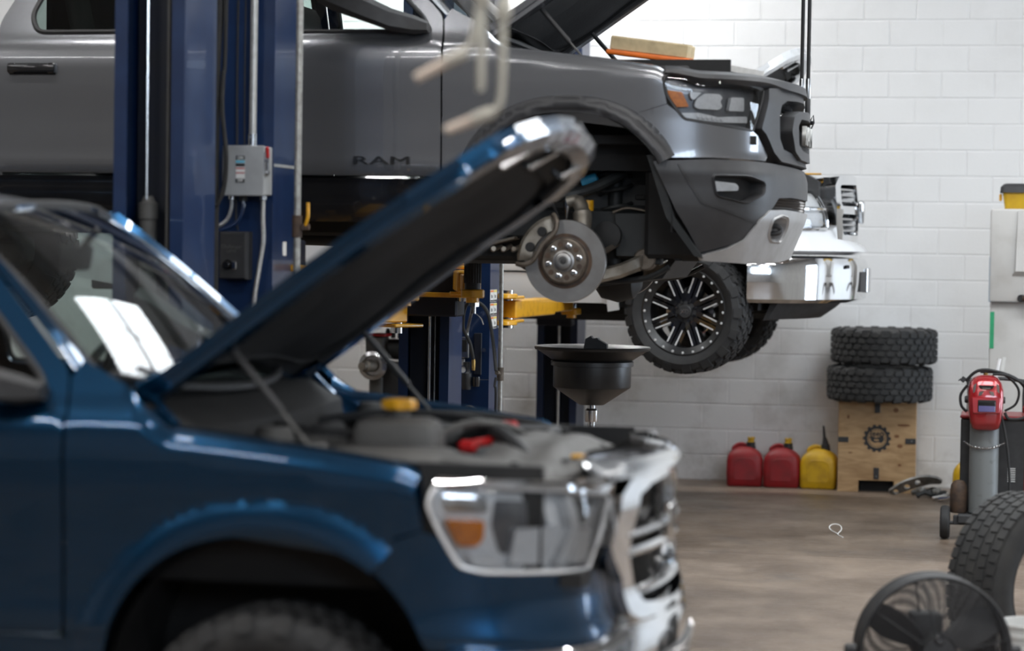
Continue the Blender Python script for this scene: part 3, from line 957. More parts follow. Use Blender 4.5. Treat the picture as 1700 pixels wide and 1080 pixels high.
    fw_.build('firewall', 'black_void', t)
    bd = MB()
    bd.box((-3.75, 0, .80), (1.8, 1.84, .05))
    bd.box((-4.62, 0, 1.0), (.06, 1.9, .62), .02)
    bd.build('bed', paint, t)
    fr = MB()
    fz = .555 if kind == 'white' else .47
    for y in (-.46, .46):
        fr.box((-1.9, y, fz), (5.2, .09, .15), .015)
    for x in (.55, -.85, -1.9, -3.2, -4.3):
        fr.box((x, 0, fz), (.12, .92, .10), .01)
    fr.build('chassis_frame', 'under_black', t)
    # cabin fittings
    for y in (-.40, .40):
        for x in (-1.42, -2.22):
            st = MB()
            st.box((x, y, .92), (.52, .52, .18), .06, seg=2)
            st.box((x - .26, y, 1.28), (.16, .50, .66), .06, rot=(0, R(-12), 0), seg=2)
            st.box((x - .37, y, 1.68), (.10, .28, .19), .045, rot=(0, R(-8), 0), seg=2)
            st.build('seat', 'seat_black', t)
    dsh = MB()
    dsh.loft([[(-.50, y, 1.10), (-.45, y, 1.30), (-.62, y, 1.335), (-.86, y, 1.33), (-.96, y, 1.24), (-.92, y, 1.02)] for y in (-.86, -.4, 0, .4, .86)])
    dsh.build('dashboard', 'seat_black', t)
    sw = MB()
    Mw = Matrix.Translation((-1.06, .40, 1.28)) @ Matrix.Rotation(R(-68), 4, 'Y')
    sw.tube([Mw @ Vector((.185 * math.cos(a), .185 * math.sin(a), 0)) for a in np.linspace(0, 2 * math.pi, 33)[:-1]], .016, 8, closed=True)
    for a in (0, 140, 220):
        sw.tube([Mw @ Vector((0, 0, -.01)), Mw @ Vector((.18 * math.cos(R(a)), .18 * math.sin(R(a)), 0))], .017, 8)
    sw.build('steering_wheel', 'seat_black', t)
    rm = MB()
    rm.box((-.98, 0, 1.735), (.03, .26, .085), .02, rot=(0, R(10), 0), seg=2)
    rm.tube([(-.96, 0, 1.76), (-.90, 0, 1.83)], .012, 8)
    rm.build('rearview_mirror', 'black_plastic', t)
    if kind != 'white':
        for m in (-1, 1):
            mi = MB()
            rg = []                                   # mirrors folded back along the doors
            for (x, z0, z1, y0, y1) in ((-.665, 1.335, 1.385, .95, 1.02), (-.72, 1.325, 1.41, .97, 1.07), (-.82, 1.335, 1.44, 1.0, 1.12), (-.95, 1.38, 1.50, 1.01, 1.14), (-1.10, 1.43, 1.60, 1.02, 1.15), (-1.17, 1.47, 1.62, 1.04, 1.13)):
                c = (y0 + y1) / 2
                q = (z1 - z0)
                rg.append([(x, m * y0, z0 + q * .2), (x, m * c, z0), (x, m * y1, z0 + q * .2), (x, m * y1, z1 - q * .2), (x, m * c, z1), (x, m * y0, z1 - q * .2)])
            mi.loft(rg)
            mi.build('door_mirror', 'black_plastic', t)

def lattice(parent, s0, s1, z0, z1, extra, pitch, rad, mat, name='grille_mesh', curve=0.0, both=True):
    """diamond mesh of thin bars lying on the skin"""
    b = MB()
    n = int((s1 - s0) / pitch)
    for sg in (1, -1):
        k = -int((z1 - z0) / pitch) - 1
        while k < n + int((z1 - z0) / pitch) + 1:
            pts = []
            for q in range(0, 9):
                z = z0 + (z1 - z0) * q / 8
                s = s0 + k * pitch + sg * (z - z0) * .9 + (0 if sg > 0 else (z1 - z0) * .0)
                if s0 <= s <= s1:
                    pts.append(skin(s, z, extra))
            if len(pts) > 1:
                b.tube(pts, rad, 4)
                if both:
                    b.tube([Vector((p.x, -p.y, p.z)) for p in pts], rad, 4)
            k += 1
    return tag(b.build(name, mat, parent), kind='stuff')
def sweep(parent, name, mat, prof, s0, s1, n=40, both=True, close=True, taper=None):
    """cross-section prof[(outwards, z)] swept round the front of the truck"""
    rings = []
    for i in range(n + 1):
        s = s0 + (s1 - s0) * i / n
        p = skin(s, .78)
        e = .01
        d = skin(s + e, .78) - skin(s - e, .78)
        nn = Vector((d.y, -d.x, 0)).normalized()
        pr = prof(s) if callable(prof) else prof
        rings.append([Vector((p.x, p.y, 0)) + nn * o + Vector((0, 0, z)) for o, z in pr])
    b = MB()
    if both:
        m = [[Vector((v.x, -v.y, v.z)) for v in r] for r in rings[::-1]]
        k = 1 if abs(rings[-1][0].y) < .02 else 0
        b.loft(rings + m[k:], closed=close)
    else:
        b.loft(rings, closed=close)
    return b.build(name, mat, parent, sharp=40)
CEN = 1.66
# ------------------------------------------------------------------ blue truck standing in the front bay
BT = thing('pickup_truck', 'dark blue pickup truck on the floor with chrome grille and propped open hood', 'pickup truck', (-2.06, 7.42, 0.0))
bt_body = 0.04
def build_blue():
    t = BT
    t.location.z = 0.04                         # body rides 4 cm above the lifted truck's datum, wheels below compensate
    cabin(t, 'blue', 'blue_paint')
    P = 'blue_paint'
    for mir in (0, 1):
        m = -1 if mir == 0 else 1
        out = arch(0, .50, .585, 188, 52, 30)
        inn = arch(0, .50, .480, 52, 188, 30)
        def fl(s, z):
            r = math.hypot(s, z - .50)
            q = min(1, max(0, (.585 - r) / .105))
            return skin(s, z, .002 + .026 * math.sin(q * math.pi * .62))
        patch('wheel_flare', out + inn, fl, P, t, res=.017, thick=.03, mirror=mir)
        # bumper-coloured corner below the headlamp
        cor = arch(0, .50, .482, 62, 22, 12) + [(.47, .675), (1.03, .675), (1.15, .73), (1.145, .83), (1.10, .862), (1.0, .868), (.80, .880), (.62, .888), (.545, .905), (.497, .988), (.447, 1.008)]
        patch('corner_panel', cor, on(.004), P, t, res=.03, thick=.03, mirror=mir)
        # headlamp
        hl = rounded([(.462, 1.08), (.480, 1.132), (.544, 1.136), (.682, 1.126), (.85, 1.114), (1.152, 1.078), (1.109, 1.03), (1.057, .948), (1.002, .876), (.801, .887), (.615, .895), (.551, .912), (.503, .994)], .02, 3)
        h = patch('headlight', hl, on(-.045), 'lamp_white', t, res=.05, thick=0, mirror=mir)
        patch('lens', hl, on(.004), 'lens_glass', h, res=.03, thick=.004, mirror=mir)
        rim = MB()
        mmx = lambda p: Vector((p.x, -p.y if mir else p.y, p.z))
        rim.tube([mmx(skin(u, v, -.002)) for u, v in dense(hl, .03)], .008, 6, closed=True)
        ring = dense(hl, .03)
        rim.loft([[mmx(skin(u, v, -.004)) for u, v in ring], [mmx(skin(u, v, -.046)) for u, v in ring]], caps=False)
        rim.build('bezel', 'lamp_white', h)
        sig = rounded([(.508, 1.040), (.622, 1.037), (.620, .985), (.600, .964), (.548, .967)], .012)
        patch('turn_signal', sig, on(-.008), 'amber', h, res=.03, thick=.04, mirror=mir)
        patch('upper_reflector', rounded([(.50, 1.105), (.63, 1.10), (.64, 1.06), (.515, 1.06)], .012), on(-.03), 'chrome', h, res=.03, thick=.03, mirror=mir)
        for pts, mt, dp in (([(.66, 1.09), (.83, 1.08), (.86, 1.00), (.78, .93), (.68, .94), (.65, 1.02)], 'lamp_grey', -.040),
                            ([(.72, 1.01), (.90, 1.01), (.84, .905), (.70, .91)], 'lamp_white', -.014),
                            ([(.90, 1.09), (.94, 1.085), (.975, 1.0), (.91, .90), (.86, .90), (.935, 1.0)], 'lamp_white', -.010),
                            ([(.97, 1.08), (1.11, 1.06), (1.06, 1.0), (1.0, 1.0)], 'lamp_grey', -.038),
                            ([(.98, .99), (1.06, .99), (1.02, .90), (.93, .90)], 'lamp_white', -.014),
                            ([(.57, .945), (.66, .94), (.69, .905), (.60, .905)], 'lamp_white', -.012)):
            patch('reflector', rounded(pts, .012), on(dp), mt, h, res=.03, thick=.03, mirror=mir)
        # chrome strip above the lamp
        cs = rounded([(.474, 1.136), (.490, 1.156), (.612, 1.150), (.81, 1.142), (1.0, 1.135), (1.17, 1.12), (1.21, 1.085), (1.154, 1.080), (.85, 1.117), (.68, 1.129), (.50, 1.137)], .006)
        patch('chrome_strip', cs, on(.012), 'chrome', t, res=.03, thick=.03, mirror=mir)
        wheel_basic(t, (0, m * .86, .365), .405, .29, 'dull_chrome', m)
        wheel_basic(t, (-3.57, m * .86, .365), .405, .29, 'dull_chrome', m)
    # grille: chrome surround, broad chrome cap, cross bars and mesh
    gz0, gz1 = .715, 1.118
    g = patch('grille', [(1.10, gz0 - .01), (CEN, gz0 - .01), (CEN, 1.12), (1.16, 1.085)], on(-.055), 'black_void', t, res=.06, thick=0, mirror=2)
    so = [(1.155, 1.078), (1.24, 1.112), (1.40, 1.130), (CEN, 1.140), (CEN, 1.098), (1.42, 1.090), (1.30, 1.068), (1.215, .95), (1.20, .90), (1.245, .80), (1.30, .752), (1.45, .735), (CEN, .730), (CEN, .700), (1.42, .702), (1.22, .712), (1.165, .735), (1.15, .83), (1.085, .90), (1.06, .94)]
    patch('grille_surround', so, on(.045), 'chrome', g, res=.025, thick=.09, mirror=2)
    def cap(s):
        k = sstep(.98, 1.25, s)
        return [(.03, 1.118 - .0 * k), (.052, 1.130), (.045, 1.148), (.0, 1.165 + .01 * k), (-.10 * k - .01, 1.182 + .012 * k), (-.12 * k - .015, 1.150)]
    sweep(g, 'chrome_cap', 'chrome', cap, .98, CEN, 30)
    for (z, zz, s_) in ((.955, .022, 1.19), (.905, .026, 1.19), (.775, .016, 1.24)):
        sweep(g, 'chrome_bar', 'chrome' if z != .955 else 'dull_chrome', [(.0, z - zz / 2), (.035, z - zz / 2), (.045, z), (.035, z + zz / 2), (.0, z + zz / 2)], s_, CEN, 22)
    lattice(g, 1.20, CEN, .735, 1.095, -.01, .036, .006, 'gloss_black')
    # rams-head shaped badge in the middle
    bd = MB()
    bd.prism(rounded([(-.07, .06), (.07, .06), (.075, -.01), (.0, -.085), (-.075, -.01)], .02), .02, Matrix.Translation((.985, 0, .95)) @ FACE_PX, .005)
    bd.build('badge', 'chrome', g)
    # chrome bumper
    def bp(s):
        r = sstep(1.0, 1.25, s) * .03
        return [(-.10, .44), (.04, .40), (.075, .46), (.08, .56), (.075, .64 + r), (.05, .675 + r), (-.03, .69 + r), (-.10, .66)]
    bm_ = sweep(t, 'bumper', 'chrome', bp, .52, CEN, 40)
    sweep(bm_, 'lower_intake', 'black_plastic', [(.07, .47), (.088, .48), (.088, .58), (.07, .59)], 1.20, CEN, 20)
    lattice(bm_, 1.22, CEN, .48, .58, .066, .03, .005, 'dull_chrome')
    for m in (-1, 1):
        MB().box((.0, m * .42, .64), (1.04, .02, .60), .01).build('inner_fender', 'black_void', t)
    sweep(t, 'air_dam', 'black_plastic', [(-.04, .25), (.02, .25), (.05, .40), (-.05, .43)], .52, CEN, 30)
    sweep(t, 'filler_strip', 'gloss_black', [(-.05, .67), (.02, .67), (.02, .722), (-.05, .722)], 1.0, CEN, 24)
    # bonnet, hinges and gas struts
    h, Mh = hood(t, P, 43)
    for m in (-1, 1):
        gas_strut(t, (-.223, m * .72, 1.515), (.075, m * .74, 1.18))
        MB().tube([(-.33, m * .80, 1.26), (-.40, m * .79, 1.33), (-.46, m * .785, 1.37), (-.36, m * .77, 1.42)], .013, 8).build('hood_hinge', P, t)
    # cowl panel and wipers
    cw = MB()
    cw.loft([[(-.62 + .17 * (1 - (y / .8) ** 2), y, 1.315 + .03 * abs(y)), (-.42 + .10 * (1 - (y / .8) ** 2), y, 1.305 + .02 * abs(y)), (-.30 + .06 * (1 - (y / .8) ** 2), y, 1.25), (-.28 + .06 * (1 - (y / .8) ** 2), y, 1.12), (-.6, y, 1.1)] for y in np.linspace(-.80, .80, 17)], closed=True)
    cw.build('cowl', 'black_void', t)
    for y in (-.25, .50):
        wp = MB()
        wp.tube([(-.44, y, 1.345), (-.46, y - .2, 1.375), (-.50, y - .42, 1.415)], .010, 8)
        wp.tube([(-.47, y - .06, 1.37), (-.45, y - .30, 1.36), (-.52, y - .58, 1.41)], .008, 6)
        wp.build('wiper', 'black_plastic', t)
    # engine bay
    eb = MB()
    eb.box((.18, 0, .86), (1.36, 1.55, .04))
    eb.box((.15, -.80, 1.0), (1.2, .03, .36))
    eb.box((.15, .80, 1.0), (1.2, .03, .36))
    eb.build('engine_bay', 'black_void', t)
    en = MB()
    en.box((.08, .02, 1.04), (.66, .56, .22), .06, seg=2)
    en.box((.06, .02, 1.16), (.46, .36, .06), .025, seg=2)
    for k in range(4):
        en.tube([(-.12 + k * .13, -.25, 1.10), (-.12 + k * .13, -.10, 1.19), (-.12 + k * .13, .12, 1.19), (-.12 + k * .13, .27, 1.10)], .035, 10)
    en.build('engine_cover', 'liner_black', t)
    ab = MB()
    ab.box((.22, -.52, 1.09), (.42, .34, .20), .05, seg=2)
    ab.loft([[(.40, -.66, 1.06), (.40, -.40, 1.06), (.40, -.42, 1.18), (.40, -.64, 1.18)], [(.62, -.64, 1.05), (.62, -.40, 1.05), (.62, -.42, 1.15), (.62, -.62, 1.15)]])
    for k in range(5):
        ab.tube([(.10, -.40 + .0 * k, 1.12), (.02 - .035 * k, -.30 + .02 * k, 1.15)], .055, 14)
    ab.build('air_box', 'dusty_plastic', t)
    wt = MB()
    wt.box((.20, -.30, 1.19), (.26, .20, .16), .045, seg=2)
    wt.cyl((.20, -.30, 1.26), (.20, -.30, 1.30), .032, 16)
    tk = wt.build('coolant_tank', 'dusty_plastic', t)
    cp = MB()
    cp.lathe([(.0, .03), (.044, .03), (.05, .022), (.05, .0), (.0, 0)], (.20, -.30, 1.295), (0, 0, 1), 20)
    for k in range(8):
        cp.box((.20 + .05 * math.cos(k * R(45)), -.30 + .05 * math.sin(k * R(45)), 1.309), (.012, .012, .024), .003)
    cp.build('coolant_cap', 'lift_yellow', tk)
    bt = MB()
    bt.box((.40, .42, 1.10), (.30, .20, .20), .012)
    bo = bt.build('battery', 'black_plastic', t)
    MB().box((.40, .36, 1.205), (.06, .05, .03), .010).build('terminal_cover', 'red_plastic', bo)
    fb = MB()
    fb.box((.16, .58, 1.12), (.34, .22, .13), .02, seg=2)
    fb.build('fuse_box', 'black_plastic', t)
    rc = MB()
    rc.box((.37, -.10, 1.17), (.06, .05, .04), .012)
    rc.tube([(.39, -.10, 1.18), (.43, -.05, 1.185), (.45, .0, 1.16)], .014, 8)
    rc.build('jump_terminal', 'red_plastic', t)
    for k, (pts, r, mt) in enumerate((
            ([(-.2, -.62, 1.13), (.0, -.66, 1.16), (.2, -.70, 1.15), (.40, -.68, 1.10)], .016, 'liner_black'),
            ([(.30, .10, 1.17), (.42, .0, 1.21), (.52, -.12, 1.18), (.60, -.2, 1.12)], .028, 'black_plastic'),
            ([(-.25, .35, 1.20), (0, .38, 1.23), (.28, .36, 1.22), (.45, .28, 1.16)], .017, 'black_plastic'),
            ([(-.25, -.15, 1.22), (-.05, -.22, 1.20), (.12, -.20, 1.22)], .02, 'black_plastic'),
            ([(-.25, .62, 1.19), (.0, .66, 1.21), (.3, .70, 1.20), (.55, .66, 1.16)], .018, 'liner_black'),
            ([(.28, -.20, 1.20), (.36, -.10, 1.24), (.46, .02, 1.23), (.52, .15, 1.18)], .012, 'dusty_plastic'))):
        MB().tube(spline(pts, 6), r, 8).build('hose', mt, t)
    for (x, y, z, r, h) in ((-.15, -.45, 1.12, .06, .12), (-.10, .48, 1.16, .05, .10), (.02, -.60, 1.14, .045, .07)):
        MB().lathe([(0, h), (r * .8, h), (r, h * .8), (r, 0)], (x, y, z), (0, 0, 1), 16).build('reservoir', 'dusty_plastic', t)
    # radiator sight shield: stepped grey plastic panel
    def sh(x, y):
        q = abs(y) / .78
        return Vector((x, y, 1.150 + .042 * sstep(.45, .16, abs(y - .12)) * sstep(.78, .62, x) - .05 * sstep(.62, .85, q) - .012 * sstep(.66, .80, x) + .006 * math.sin(x * 40)))
    sp = patch('radiator_shield', rounded([(.50, -.60), (.68, -.64), (.80, -.50), (.84, -.25), (.86, 0), (.84, .25), (.80, .50), (.68, .64), (.50, .60), (.46, .3), (.44, .0), (.46, -.3)], .04), sh, 'dusty_plastic', t, res=.04, thick=.05)
    for (x, y) in ((.72, -.30), (.72, .30), (.80, 0), (.60, -.48), (.60, .48)):
        MB().lathe([(0, .012), (.012, .010), (.016, 0)], (x, y, 1.150), (0, 0, 1), 10).build('push_pin', 'black_plastic', sp)
    lk = MB()
    lk.box((.735, -.20, 1.160), (.035, .04, .012), .003)
    lk.build('latch_tag', 'lift_yellow', sp)
    slot = MB()
    slot.box((.77, .12, 1.152), (.02, .16, .014), .003)
    slot.build('latch_slot', 'black_void', sp)
build_blue()

# ------------------------------------------------------------------ grey truck raised on the lift
GT = thing('pickup_truck', 'charcoal grey pickup truck raised on the lift with a front wheel removed', 'pickup truck', (-2.06, 11.85, 1.48))
def build_grey():
    t = GT
    P = 'grey_paint'
    cabin(t, 'grey', P)
    for mir in (0, 1):
        m = -1 if mir == 0 else 1
        mmx = lambda p: Vector((p.x, -p.y if mir else p.y, p.z))
        out = arch(0, .50, .548, 196, 28, 34)
        inn = arch(0, .50, .470, 28, 196, 34)
        def fl(s, z):
            r = math.hypot(s, z - .50)
            q = min(1, max(0, (.55 - r) / .075))
            return skin(s, z, .004 + .042 * sstep(0, .5, q) - .012 * sstep(.6, 1, q))
        patch('wheel_flare', out + inn, fl, 'grey_plastic', t, res=.025, thick=.05, mirror=mir)
        cor = arch(0, .50, .50, 62, 32, 10) + [(.468, .770), (.656, .773), (1.01, .768), (1.045, .796), (.94, .883), (.905, .900), (.684, .921), (.53, .942), (.488, .981), (.452, 1.009)]
        patch('corner_panel', cor, on(.004), P, t, res=.03, thick=.03, mirror=mir)
        hl = rounded([(.432, 1.122), (.458, 1.149), (.565, 1.141), (.715, 1.128), (1.018, 1.098), (.967, 1.023), (.902, .902), (.684, .923), (.53, .943), (.489, .99), (.449, 1.049)], .015, 3)
        h = patch('headlight', hl, on(-.045), 'lamp_grey', t, res=.05, thick=0, mirror=mir)
        patch('lens', hl, on(.004), 'lens_glass', h, res=.03, thick=.004, mirror=mir)
        ring = dense(hl, .03)
        rim = MB()
        rim.tube([mmx(skin(u, v, .0)) for u, v in ring], .008, 6, closed=True)
        rim.loft([[mmx(skin(u, v, -.004)) for u, v in ring], [mmx(skin(u, v, -.046)) for u, v in ring]], caps=False)
        rim.build('bezel', 'black_plastic', h)
        patch('turn_signal', rounded([(.446, 1.074), (.519, 1.066), (.552, 1.0), (.490, .998)], .008), on(-.012), 'amber', h, res=.03, thick=.04, mirror=mir)
        patch('projector', rounded([(.585, 1.035), (.625, 1.062), (.705, 1.062), (.722, 1.045), (.708, 1.03), (.722, 1.005), (.70, .990), (.60, .992), (.578, 1.0)], .012), on(-.016), 'lamp_white', h, res=.025, thick=.02, mirror=mir)
        patch('projector', rounded([(.556, 1.068), (.612, 1.066), (.575, 1.03), (.56, 1.04)], .008), on(-.018), 'lamp_white', h, res=.025, thick=.02, mirror=mir)
        patch('projector', rounded([(.770, 1.050), (.856, 1.053), (.858, .990), (.757, .988), (.765, 1.02)], .010), on(-.016), 'lamp_white', h, res=.025, thick=.02, mirror=mir)
        patch('daytime_lamp', rounded([(.515, .972), (.60, .975), (.70, .958), (.76, .962), (.885, .968), (.890, .938), (.715, .934), (.60, .942), (.541, .951)], .008), on(-.02), 'lamp_white', h, res=.03, thick=.02, mirror=mir)
        for k in range(6):
            dm = MB()
            Mk = flatM(.60 + k * .024, .956 - k * .002, -.018)
            dm.lathe([(0, .006), (.006, .005), (.010, 0)], (0, 0, 0), (0, 0, 1), 10)
            o = dm.build('led', 'lamp_white', h)
            o.matrix_local = (Matrix.Scale(-1, 4, (0, 1, 0)) if mir else Matrix()) @ Mk
        # lower front: black bumper skin with fog lamp pocket
        fog = rounded([(.664, .690), (.836, .690), (.933, .664), (.926, .614), (.827, .573), (.686, .600)], .02, 3)
        bl = rounded([(.392, .752), (.655, .766), (1.04, .760), (1.43, .750), (CEN, .745), (CEN, .60), (1.30, .606), (1.10, .60), (1.04, .553), (.935, .495), (.865, .397), (.633, .340), (.502, .528)], .01, 2)
        patch('bumper', bl, on(.012), 'grey_plastic', t, res=.03, thick=.04, holes=[fog], mirror=mir)
        fr = dense(fog, .02)
        fb_ = MB()
        big = [(.80 + (u - .80) * 1.12, .634 + (v - .634) * 1.16) for u, v in fr]
        fb_.loft([[mmx(skin(u, v, .014)) for u, v in big], [mmx(skin(u, v, .024)) for u, v in [(.80 + (a - .80) * 1.05, .634 + (b - .634) * 1.07) for a, b in fr]], [mmx(skin(u, v, .008)) for u, v in fr], [mmx(skin(u, v, -.06)) for u, v in fr]], caps=False)
        fo = fb_.build('fog_lamp', 'grey_plastic', t)
        patch('pocket', fog, on(-.055), 'black_plastic', fo, res=.05, thick=0, mirror=mir)
        lf = rounded([(.672, .667), (.787, .659), (.804, .644), (.800, .626), (.680, .621)], .01)
        patch('fog_lens', lf, on(-.012), 'lamp_white', fo, res=.03, thick=.04, mirror=mir)
        patch('fog_glass', lf, on(-.006), 'lens_glass', fo, res=.03, thick=0, mirror=mir)
        patch('crease_strip', rounded([(.50, .74), (.512, .74), (.62, .575), (.93, .478), (.925, .468), (.61, .565)], .004), on(.016), 'black_plastic', t, res=.03, thick=.01, mirror=mir)
    # silver skid plate with tow hook windows
    hook = rounded([(1.05, .494), (1.149, .513), (1.24, .506), (1.28, .459), (1.26, .401), (1.124, .403), (1.062, .436)], .02, 3)
    sk = rounded([(.625, .322), (.768, .356), (.865, .402), (.928, .495), (.998, .540), (1.23, .546), (1.5, .54), (CEN, .535), (CEN, .315), (1.40, .300), (.949, .292), (.635, .304)], .006, 2)
    s_ = patch('skid_plate', sk, on(.022), 'silver_paint', t, res=.025, thick=.05, holes=[hook], mirror=2)
    for m in (-1, 1):
        mmx = lambda p: Vector((p.x, m * -p.y, p.z))
        hk = MB()
        hr = dense(hook, .02)
        c = (1.16, .455)
        hk.loft([[mmx(skin(c[0] + (u - c[0]) * 1.22, c[1] + (v - c[1]) * 1.25, .023)) for u, v in hr], [mmx(skin(c[0] + (u - c[0]) * 1.1, c[1] + (v - c[1]) * 1.12, .030)) for u, v in hr], [mmx(skin(u, v, .018)) for u, v in hr], [mmx(skin(u, v, -.09)) for u, v in hr]], caps=False)
        hk.build('hook_bezel', 'silver_paint', s_)
        th = MB()
        p = skin(1.16, .455)
        th.tube(spline([(p.x - .10, m * abs(p.y) * .98, .47), (p.x + .01, m * (abs(p.y) - .01), .47), (p.x + .03, m * (abs(p.y) - .02), .452), (p.x + .01, m * (abs(p.y) - .01), .435), (p.x - .10, m * abs(p.y) * .98, .435)], 5), .012, 8)
        th.build('tow_hook', 'black_plastic', s_)
        patch('hook_pocket', hook, on(-.085), 'black_void', s_, res=.06, thick=0, mirror=(1 if m > 0 else 0))
    patch('lower_grille', [(1.03, .535), (CEN, .53), (CEN, .61), (1.09, .61)], on(-.03), 'black_void', t, res=.06, thick=0, mirror=2)
    lattice(t, 1.05, CEN, .54, .605, .0, .024, .005, 'gloss_black', 'lower_mesh')
    MB().box((.47, 0, .52), (.34, 1.25, .42), .02).build('bumper_core', 'black_void', t)
    for m in (-1, 1):
        sp = MB()
        sp.loft([[(.36, m * .97, .78), (.36, m * .45, .80), (.40, m * .45, .80), (.40, m * .97, .78)], [(.45, m * .95, .50), (.42, m * .42, .52), (.47, m * .42, .52), (.49, m * .95, .50)], [(.58, m * .93, .325), (.50, m * .42, .34), (.56, m * .42, .33), (.62, m * .93, .315)]])
        sp.build('splash_shield', 'under_black', t)
    # cap strip over lamps and grille
    def cap(s):
        k = sstep(.46, .62, s)
        u = sstep(1.0, 1.3, s)
        return [(-.02 + .01 * u, 1.148 - .04 * k * (1 - u) - .03 * u - .012), (.012 + .02 * u, 1.152 - .022 * k - .02 * u), (.005 + .02 * u, 1.170 - .020 * k), (-.04, 1.187 - .020 * k), (-.12, 1.190 - .018 * k), (-.12, 1.15)]
    sweep(t, 'cap_strip', 'grey_plastic', cap, .44, CEN, 44)
    # grille: deep satin frame, mesh and a floating inner frame that carries the letters
    g = patch('grille', [(1.0, .77), (CEN, .75), (CEN, 1.12), (1.0, 1.11)], on(-.085), 'black_void', t, res=.06, thick=0, mirror=2)
    fo = rounded([(1.022, 1.105), (1.25, 1.122), (1.5, 1.128), (CEN + .004, 1.13), (CEN + .004, 1.075), (1.45, 1.07), (1.26, 1.062), (1.165, 1.035), (1.14, .98), (1.15, .88), (1.21, .83), (1.40, .812), (CEN + .004, .808), (CEN + .004, .762), (1.40, .764), (1.16, .772), (1.07, .812), (.975, .893), (.935, .914), (.985, 1.02)], .01, 2)
    patch('grille_frame', fo, on(.030), 'grey_plastic', g, res=.025, thick=.10, mirror=2)
    fi = rounded([(1.30, .99), (1.40, 1.02), (CEN + .004, 1.03), (CEN + .004, .99), (1.44, .985), (1.38, .95), (1.40, .86), (1.50, .835), (CEN + .004, .83), (CEN + .004, .785), (1.44, .79), (1.33, .825), (1.27, .92)], .012, 2)
    patch('inner_frame', fi, on(.052), 'grey_plastic', g, res=.025, thick=.07, mirror=2)
    lattice(g, 1.10, CEN, .80, 1.09, -.04, .026, .005, 'gloss_black')
    lo = lettering('ram_grille', 'conduit_grey', g, Matrix.Translation((.998, 0, .905)) @ FACE_PX, sx=1.35)
    # door lettering
    lettering('ram_door', 'gloss_black', t, Matrix.Translation((-.875, -1.012, .742)) @ FACE_NY, sx=2.5)
    # bonnet, struts, cowl, wipers
    hd, Mh = hood(t, P, 41)
    for m in (-1, 1):
        gas_strut(t, (-.219, m * .70, 1.50), (.05, m * .72, 1.20))
    cw = MB()
    cw.loft([[(-.62 + .17 * (1 - (y / .8) ** 2), y, 1.315 + .03 * abs(y)), (-.42 + .10 * (1 - (y / .8) ** 2), y, 1.305 + .02 * abs(y)), (-.30 + .06 * (1 - (y / .8) ** 2), y, 1.25), (-.28 + .06 * (1 - (y / .8) ** 2), y, 1.12), (-.6, y, 1.1)] for y in np.linspace(-.80, .80, 17)], closed=True)
    cw.build('cowl', 'black_plastic', t)
    for y in (-.25, .45):
        wp = MB()
        wp.tube([(-.44, y, 1.345), (-.46, y - .2, 1.375), (-.50, y - .42, 1.415)], .010, 8)
        wp.tube([(-.47, y - .06, 1.37), (-.45, y - .30, 1.36), (-.52, y - .58, 1.41)], .008, 6)
        wp.build('wiper', 'black_plastic', t)
    eb = MB()
    eb.box((.18, 0, .86), (1.30, 1.5, .04))
    eb.box((.14, -.60, .98), (1.1, .03, .52))
    eb.box((.14, .60, .98), (1.1, .03, .52))
    eb.box((-.02, 0, 1.02), (.7, .7, .34), .05)
    eb.build('engine_bay', 'black_void', t)
    ab = MB()
    ab.box((.30, -.42, 1.14), (.46, .40, .20), .04, seg=2)
    ab.build('air_box', 'black_plastic', t)
    cs = MB()
    cs.loft([[(.44, y, 1.15), (.50, y, 1.236), (.62, y, 1.226), (.72, y, 1.168), (.74, y, 1.13)] for y in np.linspace(-.22, .50, 9)])
    cs.build('core_support_cover', 'grey_plastic', t)
    pl = MB()
    pl.loft([[(.58, y, 1.20), (.62, y, 1.215), (.86, y, 1.172), (.85, y, 1.155)] for y in np.linspace(-.295, .30, 5)])
    ps = pl.build('support_panel', 'grey_plastic', t)
    lb = MB()
    lb.box((.715, -.30, 1.212), (.20, .004, .030), rot=(0, R(11), 0))
    lb.build('info_label', 'paper_white', ps)
    # running gear on the stripped corner and its twin
    for m in (-1, 1):
        Y = lambda y: -m * y          # y given for the near side (negative)
        V = lambda x, y, z: (x, -m * y if m > 0 else y, z)
        hub = Vector(V(-.034, -.84, .292))
        ax = (0, -1, 0) if m < 0 else (0, 1, 0)
        rb = MB()
        rb.lathe([(.10, .0), (.19, .0), (.192, -.004), (.192, -.026), (.19, -.03), (.10, -.03)], hub, ax, 64)
        ro = rb.build('brake_rotor', 'rotor_steel', t)
        hb = MB()
        hb.lathe([(.108, -.004), (.112, -.008), (.106, .030), (.098, .036), (.05, .036)], hub, ax, 48)
        hb.build('rotor_hat', 'cast_iron', ro)
        MB().lathe([(.112, .0012), (.128, .0012)], hub, ax, 48).build('rust_ring', 'rust_steel', ro)
        hc = MB()
        hc.lathe([(.0, .052), (.018, .052), (.020, .058), (.030, .058), (.038, .054), (.042, .040), (.050, .038), (.05, .030)], hub, ax, 32)
        hc.build('hub_flange', 'rotor_steel', ro)
        MB().lathe([(0, .060), (.012, .059), (.014, .052)], hub, ax, 16).build('axle_nut', 'black_plastic', ro)
        for k in range(6):
            a = R(60 * k + 12)
            c = hub + Vector((.073 * math.cos(a), 0, .073 * math.sin(a)))
            MB().lathe([(0, .060), (.007, .060), (.009, .056), (.009, .038), (.015, .036)], c, ax, 12).build('wheel_stud', 'dull_chrome', ro)
            a += R(30)
            c = hub + Vector((.078 * math.cos(a), 0, .078 * math.sin(a)))
            MB().lathe([(0, .0362), (.011, .0365), (.013, .0362)], c, ax, 12).build('hub_hole', 'rust_steel', ro)
        # caliper hugging the upper rear of the disc
        cb = MB()
